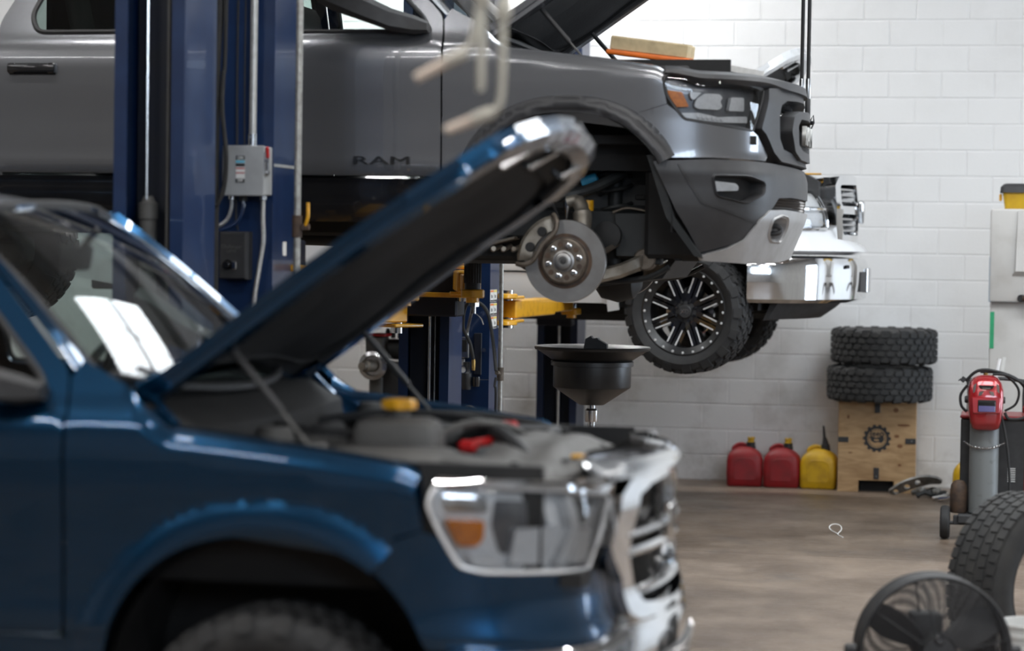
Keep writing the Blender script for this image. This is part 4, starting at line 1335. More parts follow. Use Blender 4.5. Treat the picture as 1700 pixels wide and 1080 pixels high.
        Mc = Matrix.Translation(hub) @ (Matrix() if m < 0 else Matrix.Scale(-1, 4, (0, 1, 0)))
        def arcpts(r, a0, a1, y, n=10):
            return [Mc @ Vector((r * math.cos(R(a0 + (a1 - a0) * k / n)), y, r * math.sin(R(a0 + (a1 - a0) * k / n)))) for k in range(n + 1)]
        rings = []
        for k in range(13):
            a = R(108 + 72 * k / 12)
            w = .030 if k in (0, 12) else .044
            c_, s2 = math.cos(a), math.sin(a)
            rings.append([Mc @ Vector((r * c_, y, r * s2)) for r, y in ((.150, -w), (.205, -w - .008), (.222, -w + .012), (.222, .05), (.205, .06), (.150, .05))])
        cb.loft(rings)
        ca = cb.build('brake_caliper', 'cast_alloy', t, sharp=50)
        for a in (127, 158):
            pk = MB()
            c0 = Mc @ Vector((.170 * math.cos(R(a)), -.045, .170 * math.sin(R(a))))
            pk.lathe([(0, .008), (.020, .008), (.024, .0)], c0, ax, 16)
            pk.build('piston_window', 'black_void', ca)
        br = MB()
        br.tube(spline([Mc @ Vector(q) for q in ((.222 * math.cos(R(104)), -.028, .222 * math.sin(R(104))), (.185 * math.cos(R(100)), -.05, .185 * math.sin(R(100))), (.138 * math.cos(R(108)), -.056, .138 * math.sin(R(108))), (.122 * math.cos(R(142)), -.058, .122 * math.sin(R(142))), (.138 * math.cos(R(178)), -.056, .138 * math.sin(R(178))), (.185 * math.cos(R(186)), -.05, .185 * math.sin(R(186))), (.222 * math.cos(R(184)), -.028, .222 * math.sin(R(184))))], 4), .012, 8)
        br.build('caliper_bracket', 'cast_iron', ca)
        bh = MB()
        bh.tube(spline([V(-.08, -.78, .49), V(-.12, -.72, .56), V(-.18, -.65, .66), V(-.26, -.58, .74)], 6), .007, 8)
        bh.build('brake_hose', 'black_plastic', t)
        # knuckle, arms, axle
        kn = MB()
        kn.tube(spline([V(-.034, -.77, .30), V(.02, -.74, .44), V(.02, -.72, .53), V(-.01, -.70, .575), V(-.055, -.70, .57)], 6), [.06] * 6 + [.045] * 6 + [.034] * 6 + [.028] * 7, 12)
        kn.tube([V(-.034, -.80, .29), V(-.03, -.66, .28)], .075, 20)
        kn.tube([V(-.034, -.76, .27), V(.02, -.72, .20)], .05, 12)
        kn.build('steering_knuckle', 'cast_alloy', t)
        bj = MB()
        bj.tube([V(-.055, -.70, .585), V(-.055, -.70, .55), V(-.055, -.70, .52), V(-.055, -.70, .48)], [.018, .018, .009, .007], 10)
        bj.build('ball_joint', 'dull_chrome', t)
        ua = MB()
        ua.tube(spline([V(-.33, -.50, .60), V(-.20, -.62, .585), V(-.06, -.69, .60), V(.06, -.62, .64), V(.18, -.50, .715)], 6), .026, 10)
        ua.build('upper_control_arm', 'under_black', t)
        la = MB()
        la.loft([[Vector(V(x, y, z)) + Vector(q) for q in ((0, 0, -h), (0, w * (1 if m < 0 else -1), -h * .6), (0, w * (1 if m < 0 else -1), h * .6), (0, 0, h), (0, -w * (1 if m < 0 else -1), h * .6), (0, -w * (1 if m < 0 else -1), -h * .6))]
                 for (x, y, z, h, w) in ((.0, -.76, .195, .025, .03), (.10, -.72, .222, .032, .035), (.20, -.66, .252, .036, .04), (.27, -.60, .285, .038, .045), (.31, -.52, .31, .045, .05))])
        la.build('lower_control_arm', 'cast_alloy', t)
        lb2 = MB()
        lb2.tube(spline([V(.02, -.75, .19), V(-.10, -.68, .21), V(-.22, -.58, .25), V(-.33, -.48, .30)], 5), .032, 10)
        lb2.build('rear_arm_leg', 'under_black', t)
        bu = MB()
        bu.lathe([(0, .05), (.046, .05), (.052, .044), (.052, -.044), (.046, -.05), (0, -.05)], V(.30, -.55, .305), (0, 1, 0), 20)
        bu.build('arm_bushing', 'cast_iron', t)
        sw = MB()
        sw.tube(spline([V(.42, -.62, .27), V(.30, -.60, .215), V(.12, -.55, .20), V(-.05, -.45, .20)], 6), .014, 8)
        sw.build('sway_bar', 'under_black', t)
        tr = MB()
        tr.tube([V(.06, -.74, .30), V(.13, -.66, .345), V(.19, -.48, .40)], .013, 10)
        tr.tube([V(.07, -.74, .27), V(.07, -.74, .33)], .024, 12)
        tr.build('tie_rod', 'cast_iron', t)
        cv = MB()
        cv.lathe([(.022, -.22), (.024, -.10), (.040, -.09), (.036, -.07), (.050, -.06), (.045, -.04), (.060, -.03), (.054, -.01), (.066, 0), (.066, .05), (.04, .06), (.0, .06)], V(.12, -.56, .415), ax, 24)
        cv.build('axle_boot', 'rubber', t)
        cs2 = MB()
        pts = [V(.13 + .075 * math.cos(a), -.44 + .075 * math.sin(a), .40 + a * .0135) for a in np.linspace(0, 2 * math.pi * 5, 110)]
        cs2.tube(pts, .011, 6)
        co = cs2.build('coil_spring', 'under_black', t)
        MB().cyl(V(.13, -.44, .28), V(.13, -.44, .80), .034, 16).build('shock_absorber', 'under_black', co)
        yb = MB()
        yb.cyl(V(.02, -.58, .53), V(.02, -.58, .58), .03, 16)
        yb.build('bump_stop', 'lift_yellow', t)
        tb = MB()
        tb.cyl(V(-.02, -.50, .66), V(.05, -.50, .69), .028, 14)
        tb.build('teal_connector', 'teal_plastic', t)
        # spring tower and frame bracket, inner fender sheet
        tw = MB()
        tw.loft([[V(.16, -.38, .30), V(.16, -.56, .32), V(.33, -.56, .32), V(.33, -.38, .30)], [V(.15, -.38, .52), V(.15, -.55, .52), V(.34, -.55, .52), V(.34, -.38, .52)], [V(.18, -.38, .56), V(.18, -.50, .56), V(.31, -.50, .56), V(.31, -.38, .56)]])
        tw.build('spring_tower', 'under_black', t)
        lp = MB()
        lp.tube(spline([V(.14, -.56, .525), V(.20, -.565, .545), V(.26, -.56, .54), V(.33, -.56, .525)], 5), .006, 6)
        lp.build('hose_loop', 'cast_iron', t)
        bk = MB()
        bk.box(V(.36, -.55, .40), (.035, .06, .24), .006)
        for k in range(4):
            bk.lathe([(0, .012), (.010, .012), (.010, 0)], V(.36, -.58, .32 + k * .055), ax, 8)
        bk.build('frame_bracket', 'under_black', t)
        isx = MB()
        isx.box(V(.12, -.42, .68), (.72, .02, .36), .005)
        isx.build('inner_fender', 'under_black', t)
        for (x, z, w, h_) in ((.15, .62, .03, .03), (.25, .60, .05, .025), (.08, .64, .02, .02), (.33, .66, .02, .03), (.20, .70, .025, .02)):
            MB().box(V(x, -.433, z), (w, .012, h_), .004).build('access_hole', 'black_void', t)
        fc = MB()
        fc.box(V(.40, -.46, .45), (.30, .14, .18), .02)
        fc.box(V(.54, -.50, .35), (.16, .10, .10), .012)
        fc.build('frame_horn', 'under_black', t)
    df = MB()
    df.lathe([(0, .12), (.06, .115), (.11, .08), (.13, 0), (.11, -.08), (.06, -.115), (0, -.12)], (.10, -.14, .22), (1, 0, 0), 24)
    df.cyl((.10, -.44, .27), (.10, .44, .27), .045, 16)
    df.build('front_differential', 'under_black', t)
    spt = MB()
    spt.loft([[(.42, y, .30), (.36, y, .215), (.0, y, .165), (-.02, y, .18), (.34, y, .24), (.40, y, .32)] for y in (-.42, -.2, 0, .2, .42)])
    spt.build('skid_pan', 'under_black', t)
    tm = MB()
    tm.box((-.75, 0, .40), (.9, .34, .26), .06, seg=2)
    tm.box((-.45, -.38, .33), (.30, .12, .07), .015)
    tm.tube([(-.4, .3, .36), (-1.2, .32, .38), (-2.6, .30, .40)], .04, 12)
    tm.build('transmission', 'under_black', t)
    ex = MB()
    for k in range(3):
        ex.tube(spline([(-.42 + k * .05, -.46, .36), (-.45 + k * .05, -.50, .34), (-.44 + k * .05, -.54, .345)], 4), .012, 8)
    ex.box((-.43, -.50, .375), (.20, .12, .015), .004, rot=(0, R(-14), 0))
    ex.build('heat_shield', 'cast_alloy', t)
    for m in (-1, 1):
        wheel_basic(t, (-3.57, m * .86, .30), .405, .29, 'gloss_black', m)
build_grey()
# air filter lying on the edge of the grey truck's engine bay
AF = thing('air_filter', 'used tan pleated air filter with orange rubber rim lying on the grey truck', 'air filter', (-1.77, 11.42, 2.735), R(0))
AF.rotation_euler = (R(3), R(7.0), 0)
def build_filter():
    b = MB()
    b.box((0, 0, .055), (.37, .24, .062), .004)
    f = b.build('pleated_paper', 'filter_paper', AF)
    for k in range(46):
        MB().box((-.18 + k * .008, 0, .0875), (.003, .226, .004)).build('pleat', 'filter_paper', f) if k % 2 == 0 else None
    MB().box((0, 0, .012), (.40, .27, .024), .009, seg=2).build('rim', 'filter_orange', AF)
build_filter()

# ------------------------------------------------------------------ white truck on the far lift
WT = thing('pickup_truck', 'white pickup truck on the far lift with big chrome bumper and black spoked wheel', 'pickup truck', (-2.25, 17.3, 1.0))
def offroad_wheel(parent, c, m, steer=0.0):
    """black eight-spoke wheel with milled edges and a ring of bolts on an all-terrain tyre; built round y, outer side -y"""
    M = Matrix.Translation(c) @ Matrix.Rotation(R(steer), 4, 'Z') @ (Matrix() if m < 0 else Matrix.Rotation(math.pi, 4, 'Z'))
    b = MB()
    O = (0, -1, 0)
    b.lathe([(.245, .10), (.290, .128), (.300, .126), (.300, .120), (.268, .112), (.262, .095), (.255, .03), (.25, -.08), (.262, -.12)], (0, 0, 0), O, 64)
    w = b.build('wheel', 'satin_black', parent)
    w.matrix_local = M
    tire_mesh('tire', 'rubber', w, .425, .30, .285, (0, 0, 0), 34, 4, 'at', .016)
    for k in range(8):
        a = R(45 * k + 22.5)
        A = Matrix.Rotation(a, 4, 'Y')
        sp = MB()
        for d in (-.022, .022):
            sp.loft([[A @ Vector((x, y, d + q)) for q, y in ((-.019, -.02), (-.017, yo), (.017, yo), (.019, -.02))] for x, yo in ((.07, -.075), (.14, -.080), (.21, -.092), (.262, -.105))])
        so = sp.build('spoke', 'gloss_black', w)
        ml = MB()
        for d in (-.031, .031):
            ml.loft([[A @ Vector((x, y, d + q)) for q, y in ((-.004, yo + .004), (-.004, yo - .003), (.004, yo - .003), (.004, yo + .004))] for x, yo in ((.125, -.0795), (.17, -.085), (.235, -.098))])
        ml.build('milled_edge', 'milled_silver', so)
    hb = MB()
    hb.lathe([(0, .098), (.040, .098), (.046, .092), (.048, .075), (.085, .07), (.095, .05), (.10, .0)], (0, 0, 0), O, 40)
    ho = hb.build('hub_cap', 'black_plastic', w)
    lettering('wheel', 'dull_chrome', ho, Matrix.Translation((0, -.0985, 0)) @ FACE_NY)
    for k in range(24):
        a = 2 * math.pi * k / 24
        MB().lathe([(0, .008), (.007, .007), (.0095, 0)], (.279 * math.cos(a), -.1225, .279 * math.sin(a)), O, 8).build('rim_bolt', 'milled_silver', w)
    for k in range(8):
        a = 2 * math.pi * (k + .5) / 8
        MB().lathe([(0, .02), (.010, .02), (.012, 0)], (.066 * math.cos(a), -.068, .066 * math.sin(a)), O, 10).build('lug_nut', 'gloss_black', w)
    dr = MB()
    dr.lathe([(.0, -.02), (.17, -.02), (.172, -.05), (.0, -.05)], (0, 0, 0), O, 32)
    dr.build('brake_disc', 'dull_chrome', w)
    MB().box((-.12, .03, .10), (.10, .10, .15), .02).build('caliper', 'black_plastic', w)
    return w
def build_white():
    t = WT
    P = 'white_paint'
    cabin(t, 'white', P)
    for mir in (0, 1):
        m = -1 if mir == 0 else 1
        mmx = lambda p: Vector((p.x, -p.y if mir else p.y, p.z))
        out = arch(0, .50, .56, 188, 40, 26)
        inn = arch(0, .50, .480, 40, 188, 26)
        patch('wheel_flare', out + inn, on(.02), P, t, res=.04, thick=.03, mirror=mir)
        # two-deck headlamp
        hl = rounded([(.47, 1.24), (1.03, 1.255), (1.03, .992), (.52, .985), (.47, 1.10)], .02)
        h = patch('headlight', hl, on(.0), 'lamp_white', t, res=.06, thick=0, mirror=mir)
        patch('lens', hl, on(.045), 'lens_glass', h, res=.05, thick=.05, mirror=mir)
        patch('reflector', rounded([(.70, 1.225), (1.0, 1.235), (1.0, 1.14), (.70, 1.14)], .02), on(.030), 'lamp_white', h, res=.05, thick=.03, mirror=mir)
        patch('reflector', rounded([(.70, 1.10), (1.0, 1.10), (1.0, 1.01), (.72, 1.01)], .02), on(.030), 'lamp_white', h, res=.05, thick=.03, mirror=mir)
        rim = MB()
        rim.tube([mmx(skin(u, v, .045)) for u, v in dense(hl, .04)], .010, 6, closed=True)
        rim.tube([mmx(skin(u, 1.12 + .005 * u, .045)) for u in np.linspace(.5, 1.03, 12)], .012, 6)
        rim.build('bezel', 'chrome', h)
    # painted apron under the lamps and grille
    def ap(s):
        k = sstep(.9, 1.25, s)
        return [(-.05, .82), (.05 + .06 * k, .815), (.085 + .10 * k, .84), (.07 + .09 * k, .875), (.04 + .03 * k, .93), (.035, .985), (-.05, .985)]
    sweep(t, 'apron', P, ap, .47, CEN, 34)
    # grille: big chrome box with dark slats in four openings
    gx = lambda y, z: Vector((1.075 - .10 * (abs(y) / .5) ** 2 - .11 * max(0, z - 1.15) - .05 * max(0, 1.0 - z), y, z))
    g = patch('grille', rounded([(-.50, .895), (.50, .895), (.54, 1.02), (.53, 1.30), (.44, 1.37), (-.44, 1.37), (-.53, 1.30), (-.54, 1.02)], .03), lambda y, z: gx(y, z), 'chrome', t, res=.03, thick=.22,
              holes=[rounded([(sx * .05, 1.155), (sx * .46, 1.155), (sx * .455, 1.30), (sx * .05, 1.31)], .03) for sx in (1, -1)] + [rounded([(sx * .05, .955), (sx * .43, .955), (sx * .455, 1.10), (sx * .05, 1.10)], .03) for sx in (1, -1)])
    MB().box((.88, 0, 1.13), (.04, .98, .44)).build('grille_back', 'black_void', g)
    for sg in (-1, 1):
        for z in (.985, 1.025, 1.065, 1.19, 1.23, 1.27):
            sl = MB()
            sl.loft([[gx(y, z) + Vector((-.015, 0, dz)) + Vector((dx, 0, 0)) for dx, dz in ((0, -.006), (-.05, -.010), (-.05, .004), (0, .007))] for y in (sg * .05, sg * .25, sg * .46)])
            sl.build('slat', 'dull_chrome', g)
    bd = MB()
    bd.prism(rounded([(-.08, .07), (.08, .07), (.085, -.01), (.0, -.10), (-.085, -.01)], .02), .035, Matrix.Translation((1.075, 0, 1.13)) @ FACE_PX, .008)
    bd.build('badge', 'dull_chrome', g)
    # chrome bumper, plate, lower valance
    def bp(s):
        k = sstep(.95, 1.3, s)
        return [(-.08, .50), (.05 + .06 * k, .485), (.085 + .09 * k, .51), (.09 + .095 * k, .62), (.095 + .095 * k, .74), (.08 + .09 * k, .79), (.02, .805), (-.08, .79)]
    bo = sweep(t, 'bumper', 'chrome', bp, .40, CEN, 44)
    for m in (-1, 1):
        MB().box((1.03, m * .52, .735), (.02, .10, .025), .004, rot=(0, 0, m * R(-22))).build('parking_sensor', 'black_plastic', bo)
    sweep(bo, 'bumper_intake', 'black_plastic', [(.15, .56), (.192, .56), (.195, .70), (.15, .70)], 1.34, CEN, 14)
    MB().box((1.138, 0, .64), (.036, .32, .17), .004).build('plate_bracket', 'dull_chrome', bo)
    va = MB()
    va.loft([[(.50, y, .36), (.56, y, .50), (1.0 - .4 * (abs(y) / .9) ** 2, y, .51), (.92 - .36 * (abs(y) / .9) ** 2, y, .44), (.82 - .30 * (abs(y) / .9) ** 2, y, .37)] for y in np.linspace(-.88, .88, 13)])
    va.build('valance', 'black_plastic', t)
    hood(t, P, 42, piv=(-.47, 1.47))
    eb = MB()
    eb.box((.18, 0, .86), (1.30, 1.5, .04))
    eb.box((.08, 0, 1.05), (.7, .9, .30), .05)
    eb.build('engine_bay', 'black_void', t)
    rs = MB()
    rs.loft([[(.45, y, 1.20), (.55, y, 1.36), (.72, y, 1.38), (.84, y, 1.32), (.84, y, 1.20)] for y in np.linspace(-.62, .62, 9)])
    rs.build('radiator_shield', 'black_plastic', t)
    MB().box((.76, -.40, 1.375), (.16, .03, .012), .003).build('latch_tag', 'lift_yellow', t)
    for m in (-1, 1):
        MB().box((.0, m * .42, .66), (1.04, .02, .50), .01).build('inner_fender', 'black_void', t)
    ul = MB()
    ul.box((.25, 0, .44), (.8, .7, .16), .04)
    ul.cyl((0, -.82, .40), (0, .82, .40), .05, 14)
    ul.lathe([(0, .12), (.08, .11), (.13, 0), (.08, -.11), (0, -.12)], (0, .2, .40), (1, 0, 0), 20)
    ul.tube([(.2, -.6, .38), (.22, 0, .36), (.2, .6, .38)], .02, 8)
    ul.build('front_axle', 'under_black', t)
    MB().box((-1.0, 0, .42), (1.6, .5, .2), .05).build('transmission', 'under_black', t)
    offroad_wheel(t, (0, -.91, .415), -1, -10)
    offroad_wheel(t, (.0, .91, .415), 1, -10)
    for m in (-1, 1):
        offroad_wheel(t, (-3.57, m * .91, .36), m)
build_white()

# ------------------------------------------------------------------ two-post lifts
def col_post(label, x0, x1, y0, y1, op, H=3.95, group='blue lift columns', mat='lift_blue'):
    """C-section column; op = -1 opens towards the camera, +1 towards the wall"""
    t = thing('lift_column', label, 'lift column', ((x0 + x1) / 2, (y0 + y1) / 2, 0), 0, group)
    w, d, th, lip = (x1 - x0) / 2, (y1 - y0) / 2, .012, .055
    sh = [(-w + lip, -d), (-w, -d), (-w, d), (w, d), (w, -d), (w - lip, -d), (w - lip, -d + th), (w - th, -d + th), (w - th, d - th), (-w + th, d - th), (-w + th, -d + th), (-w + lip, -d + th)]
    if op > 0:
        sh = [(a, -b) for a, b in sh]
    MB().prism(sh, H, Matrix.Translation((0, 0, .02)), .002).build('post', mat, t, sharp=20)
    MB().box((0, 0, .01), (2 * w + .2, 2 * d + .12, .02), .004).build('base_plate', mat, t)
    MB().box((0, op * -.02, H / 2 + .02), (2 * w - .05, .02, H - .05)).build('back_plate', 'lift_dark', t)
    return t
def arm(t, a, b, z, tip=True, top=1.8, mat='lift_yellow', adapter='black_plastic'):
    """telescopic arm from pivot a to pad b (points in the column's space)"""
    a, b = Vector((a[0], a[1], z)), Vector((b[0], b[1], z))
    d = (b - a).normalized()
    n = Vector((-d.y, d.x, 0))
    L = (b - a).length
    M = Matrix((d, n, Vector((0, 0, 1)))).transposed().to_4x4()
    M.translation = a
    o = MB()
    o.box((L * .28, 0, 0), (L * .60, .125, .115), .008)
    for zz in (.075, -.075):
        o.box((-.02, 0, zz), (.22, .17, .02), .006)
    ar = o.build('lift_arm', mat, t)
    ar.matrix_local = M
    i = MB()
    i.box((L * .70, 0, 0), (L * .42, .098, .088), .006)
    i.build('inner_tube', mat, ar)
    i = MB()
    i.box((L * .86, 0, -.004), (L * .14, .078, .066), .005)
    i.build('tip_tube', mat, ar)
    MB().cyl((0, 0, -.12), (0, 0, .12), .034, 18).build('pivot_pin', 'steel_rod', ar)
    p = MB()
    p.prism(rounded([(L - .10, -.055), (L + .05, -.062), (L + .075, 0), (L + .05, .062), (L - .10, .055)], .02), .045, Matrix.Translation((0, 0, -.075)), .006)
    p.cyl((L, 0, -.10), (L, 0, -.075), .035, 18)
    p.build('pad_plate', mat, ar)
    k = MB()
    h = top - z
    k.lathe([(0, -.03), (.042, -.03), (.042, h * .55), (.034, h * .56), (.034, h * .70), (.046, h * .72), (.05, h - .002), (0, h - .002)], (L, 0, 0), (0, 0, 1), 24)
    ko = k.build('pad_adapter', adapter, ar)
    for q in range(20):
        an = 2 * math.pi * q / 20
        MB().box((L + .043 * math.cos(an), .043 * math.sin(an), h * .26), (.006, .006, h * .5), .002).build('knurl', adapter, ko)
    return ar
def yoke(t, z, y, w=.42, mat='lift_yellow', dx=0):
    o = MB().box((dx, y, z), (w - .06, .20, .42), .01).build('carriage', 'lift_dark', t)
    for zz in (.085, -.085):
        MB().prism(rounded([(dx - w / 2, y - .10), (dx + w / 2 + .05, y - .16), (dx + w / 2 + .10, y - .02), (dx + w / 2 + .02, y + .10), (dx - w / 2, y + .10)], .04), .028, Matrix.Translation((0, 0, z + zz - .014)), .004).build('yoke_plate', mat, o)
    return o
def warn_labels(t, X, y0, z0, cols=2, rows=3, w=.062, h=.07):
    for c in range(cols):
        for r in range(rows):
            y, z = y0 + c * (w + .008), z0 - r * (h + .008)
            o = MB().box((X, y, z), (.002, w, h)).build('warning_label', 'paper_white', t)
            MB().box((X + .0012, y, z + h * .38), (.0012, w - .004, h * .16)).build('label_band', ('label_orange', 'label_yellow')[c % 2], o)
            MB().box((X + .0012, y - .012, z - .004), (.0012, .014, .022)).build('pictogram', 'label_black', o)
            MB().box((X + .0012, y + .012, z - .006), (.0012, .010, .016)).build('pictogram', 'label_black', o)
            MB().box((X + .0012, y, z - h * .4), (.0012, w - .008, h * .12)).build('label_text_bar', 'label_black', o)

# column of the front bay, open towards the blue truck
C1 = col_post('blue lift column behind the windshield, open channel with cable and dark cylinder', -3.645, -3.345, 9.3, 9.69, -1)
cc = C1.location
def Lc(t, x, y, z):
    return (x - t.location.x, y - t.location.y, z)
MB().tube([Lc(C1, -3.55, 9.42, 3.9), Lc(C1, -3.546, 9.42, 2.0)], .0065, 8).build('lift_cable', 'steel_rod', C1)
k = MB()
k.lathe([(0, 0), (.036, 0), (.036, 1.90), (.042, 1.905), (.042, 1.97), (.030, 1.975), (.02, 2.0), (0, 2.0)], Lc(C1, -3.546, 9.44, .02), (0, 0, 1), 24)
k.build('hydraulic_cylinder', 'dusty_plastic', C1)
MB().box(Lc(C1, -3.46, 9.43, 2.0), (.010, .012, 3.8)).build('guide_strip', 'dusty_plastic', C1)
MB().box(Lc(C1, -3.40, 9.43, 1.45), (.03, .06, .10), .008).build('slide_block', 'cast_iron', C1)
yoke(C1, .35, -.22)
# near column of the grey truck's lift, closed back towards the camera
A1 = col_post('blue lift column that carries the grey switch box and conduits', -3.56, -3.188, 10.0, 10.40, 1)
warn_labels(A1, .188, -.145, 1.545, 2, 3, .085, .075)
MB().box((.187, -.03, 1.81), (.002, .05, .06)).build('warning_label', 'paper_white', A1)
MB().box((.187, .0, 2.17), (.002, .39, .012)).build('scuff_line', 'conduit_grey', A1)
yoke(A1, 1.64, .22)
arm(A1, (.05, .30), Lc(A1, -2.96, 11.39, 0)[:2], 1.64, top=1.876)
arm(A1, (-.1, .30), Lc(A1, -4.35, 11.39, 0)[:2], 1.64, top=1.876)
# far column of the grey truck's lift
A2 = col_post('blue lift column with chrome ram and raised yellow yoke beside the dangling hoses', -3.562, -3.262, 13.6, 13.93, -1)
k = MB()
k.cyl(Lc(A2, -3.400, 13.70, .05), Lc(A2, -3.400, 13.70, 1.55), .0165, 16)
k.build('ram_rod', 'steel_rod', A2)
k = MB()
k.cyl(Lc(A2, -3.372, 13.71, .05), Lc(A2, -3.372, 13.71, 1.55), .006, 8)
k.build('guide_rod', 'steel_rod', A2)
k = MB()
k.prism(rounded([(-.06, -.05), (.06, -.05), (.06, .05), (-.06, .05)], .01), .055, Matrix.Translation(Lc(A2, -3.40, 13.69, 1.555)), .006)
k.build('ram_bracket', 'lift_yellow', A2)
k = MB()
k.cyl(Lc(A2, -3.10, 13.52, 1.45), Lc(A2, -3.10, 13.52, 1.60), .014, 12)
k.lathe([(0, .03), (.03, .03), (.03, 0), (0, 0)], Lc(A2, -3.10, 13.52, 1.49), (0, 0, 1), 6)
k.build('stop_bolt', 'dull_chrome', A2)
yoke(A2, 1.64, -.22, .40, dx=.06)
arm(A2, (.27, -.32), Lc(A2, -2.83, 12.31, 0)[:2], 1.64, top=1.876)
arm(A2, (-.12, -.32), Lc(A2, -4.30, 12.31, 0)[:2], 1.45, top=1.876)
# near column of the white truck's lift
B1 = col_post('blue lift column with air regulator on its back, beside a galvanised pipe', -3.53, -3.245, 14.6, 14.92, 1)
warn_labels(B1, .1435, -.115, 1.53, 2, 3, .09, .075)
yoke(B1, 1.44, .22, .30)
arm(B1, (.16, .30), Lc(B1, -3.15, 16.84, 0)[:2], 1.44, top=1.478, adapter='steel_rod')
arm(B1, (-.16, .30), Lc(B1, -4.40, 16.84, 0)[:2], 1.44, top=1.478, adapter='steel_rod')
B2 = col_post('dark blue lift column near the block wall, behind the black drain funnel', -3.74, -3.42, 18.55, 18.90, -1)
MB().cyl(Lc(B2, -3.585, 18.66, .05), Lc(B2, -3.585, 18.66, 1.45), .02, 14).build('ram_rod', 'steel_rod', B2)
yoke(B2, 1.44, -.22, .34)
arm(B2, (.10, -.30), Lc(B2, -2.93, 17.76, 0)[:2], 1.44, top=1.478, adapter='steel_rod')
arm(B2, (-.16, -.30), Lc(B2, -4.40, 17.76, 0)[:2], 1.44, top=1.478, adapter='steel_rod')

# ------------------------------------------------------------------ electrics on the near columns
SB = thing('disconnect_switch', 'light grey metal switch box with red handle and ON OFF label', 'switch box', (-3.283, 9.998, 2.035))
def build_switch():
    t = SB
    MB().box((0, -.062, .106), (.182, .12, .208), .005).build('box', 'switch_grey', t)
    MB().box((0, -.123, .106), (.188, .006, .214), .003).build('cover', 'switch_grey', t)
    MB().box((.100, -.10, .185), (.014, .014, .05), .004, rot=(R(12), 0, 0)).build('handle', 'red_plastic', t)
    k = MB()
    k.box((.094, -.10, .135), (.010, .05, .10), .003)
    k.cyl((.098, -.12, .15), (.108, -.12, .15), .008, 10)
    k.cyl((.098, -.10, .10), (.108, -.10, .10), .008, 10)
    k.build('hasp', 'dull_chrome', t)
    l = MB().box((-.012, -.1268, .112), (.040, .0012, .112)).build('switch_label', 'paper_white', t)
    for (z, h, m) in ((.160, .018, 'label_black'), (.144, .010, 'label_blue'), (.130, .014, 'label_black'), (.116, .005, 'red_plastic'), (.096, .004, 'red_plastic'), (.0635, .017, 'label_black')):
        MB().box((-.012, -.1276, z), (.040, .0010, h)).build('label_band', m, l)
    lettering('on', 'paper_white', l, Matrix.Translation((-.012, -.1284, .160)) @ FACE_NY @ Matrix.Scale(.55, 4))
    lettering('off', 'paper_white', l, Matrix.Translation((-.012, -.1284, .0635)) @ FACE_NY @ Matrix.Scale(.5, 4))
    for x in (-.07, .07):
        for z in (-.003,):
            MB().cyl((x, -.06, -.016), (x, -.06, .004), .016, 12).build('conduit_nut', 'dull_chrome', t)
    MB().cyl((-.02, -.06, -.022), (-.02, -.06, .004), .018, 12).build('cable_gland', 'black_plastic', t)
build_switch()
k = MB()
k.cyl((-3.262, 9.935, 2.262), (-3.258, 9.935, 6.19), .0155, 14)
cn = tag(k.build('conduit', 'conduit_grey'), 'straight pale metal conduit rising from the top of the grey switch box', 'conduit')
k = MB()
k.cyl((-3.262, 9.935, 2.244), (-3.262, 9.935, 2.30), .020, 14)
k.cyl((-3.262, 9.91, 2.285), (-3.262, 9.90, 2.285), .006, 8)
k.build('connector', 'dull_chrome', cn)
k = MB()
k.cyl((-3.085, 10.02, 1.6), (-3.083, 10.02, 6.19), .0155, 14)
gp = tag(k.build('air_pipe', 'galvanised'), 'galvanised air pipe with yellow valve lever beside the switch box column', 'pipe')
k = MB()
k.cyl((-3.085, 10.02, 1.86), (-3.085, 10.02, 1.955), .022, 12)
k.cyl((-3.085, 10.02, 1.905), (-3.03, 10.02, 1.905), .013, 10)
k.cyl((-3.052, 10.02, 1.893), (-3.052, 10.02, 1.917), .019, 6)
vo = k.build('ball_valve', 'rust_steel', gp)
MB().tube([(-3.045, 10.01, 1.912), (-3.034, 10.0, 1.935), (-3.030, 10.0, 1.955), (-3.031, 10.0, 2.01)], [.007, .007, .008, .008], 8).build('valve_lever', 'lift_yellow', vo)
def flex(name, label, pts, r, mat='flex_conduit', cat='conduit', group=None, rib=.009):
    P = spline(pts, 10)
    rs = []
    Q = []
    L = 0
    # ribbed armour: resample at half the rib pitch and alternate the radius
    acc = [0]
    for i in range(1, len(P)):
        acc.append(acc[-1] + (P[i] - P[i - 1]).length)
    n = int(acc[-1] / (rib / 2))
    j = 0
    for i in range(n + 1):
        d = acc[-1] * i / n
        while j < len(acc) - 2 and acc[j + 1] < d:
            j += 1
        f = (d - acc[j]) / max(1e-9, acc[j + 1] - acc[j])
        Q.append(P[j] + (P[j + 1] - P[j]) * f)
        rs.append(r if i % 2 else r * .86)
    return tag(MB().tube(Q, rs, 10).build(name, mat), label, cat, group)
flex('flexible_conduit', 'ribbed metal flex conduit dropping from the right of the switch box', [(-3.213, 9.938, 2.022), (-3.213, 9.938, 1.93), (-3.210, 9.938, 1.84), (-3.228, 9.938, 1.72), (-3.25, 9.938, 1.55), (-3.25, 9.938, 1.30)], .011)
flex('flexible_conduit', 'ribbed metal flex conduit curling left under the switch box', [(-3.353, 9.938, 2.022), (-3.355, 9.938, 1.98), (-3.375, 9.938, 1.93), (-3.42, 9.93, 1.90), (-3.50, 9.92, 1.885)], .009)
k = MB().tube(spline([(-3.303, 9.938, 2.014), (-3.303, 9.938, 1.98), (-3.33, 9.938, 1.92), (-3.40, 9.935, 1.885), (-3.50, 9.93, 1.87)], 8), .008, 8)
tag(k.build('power_cable', 'lift_blue'), 'dark blue cable bending left under the grey switch box', 'cable')
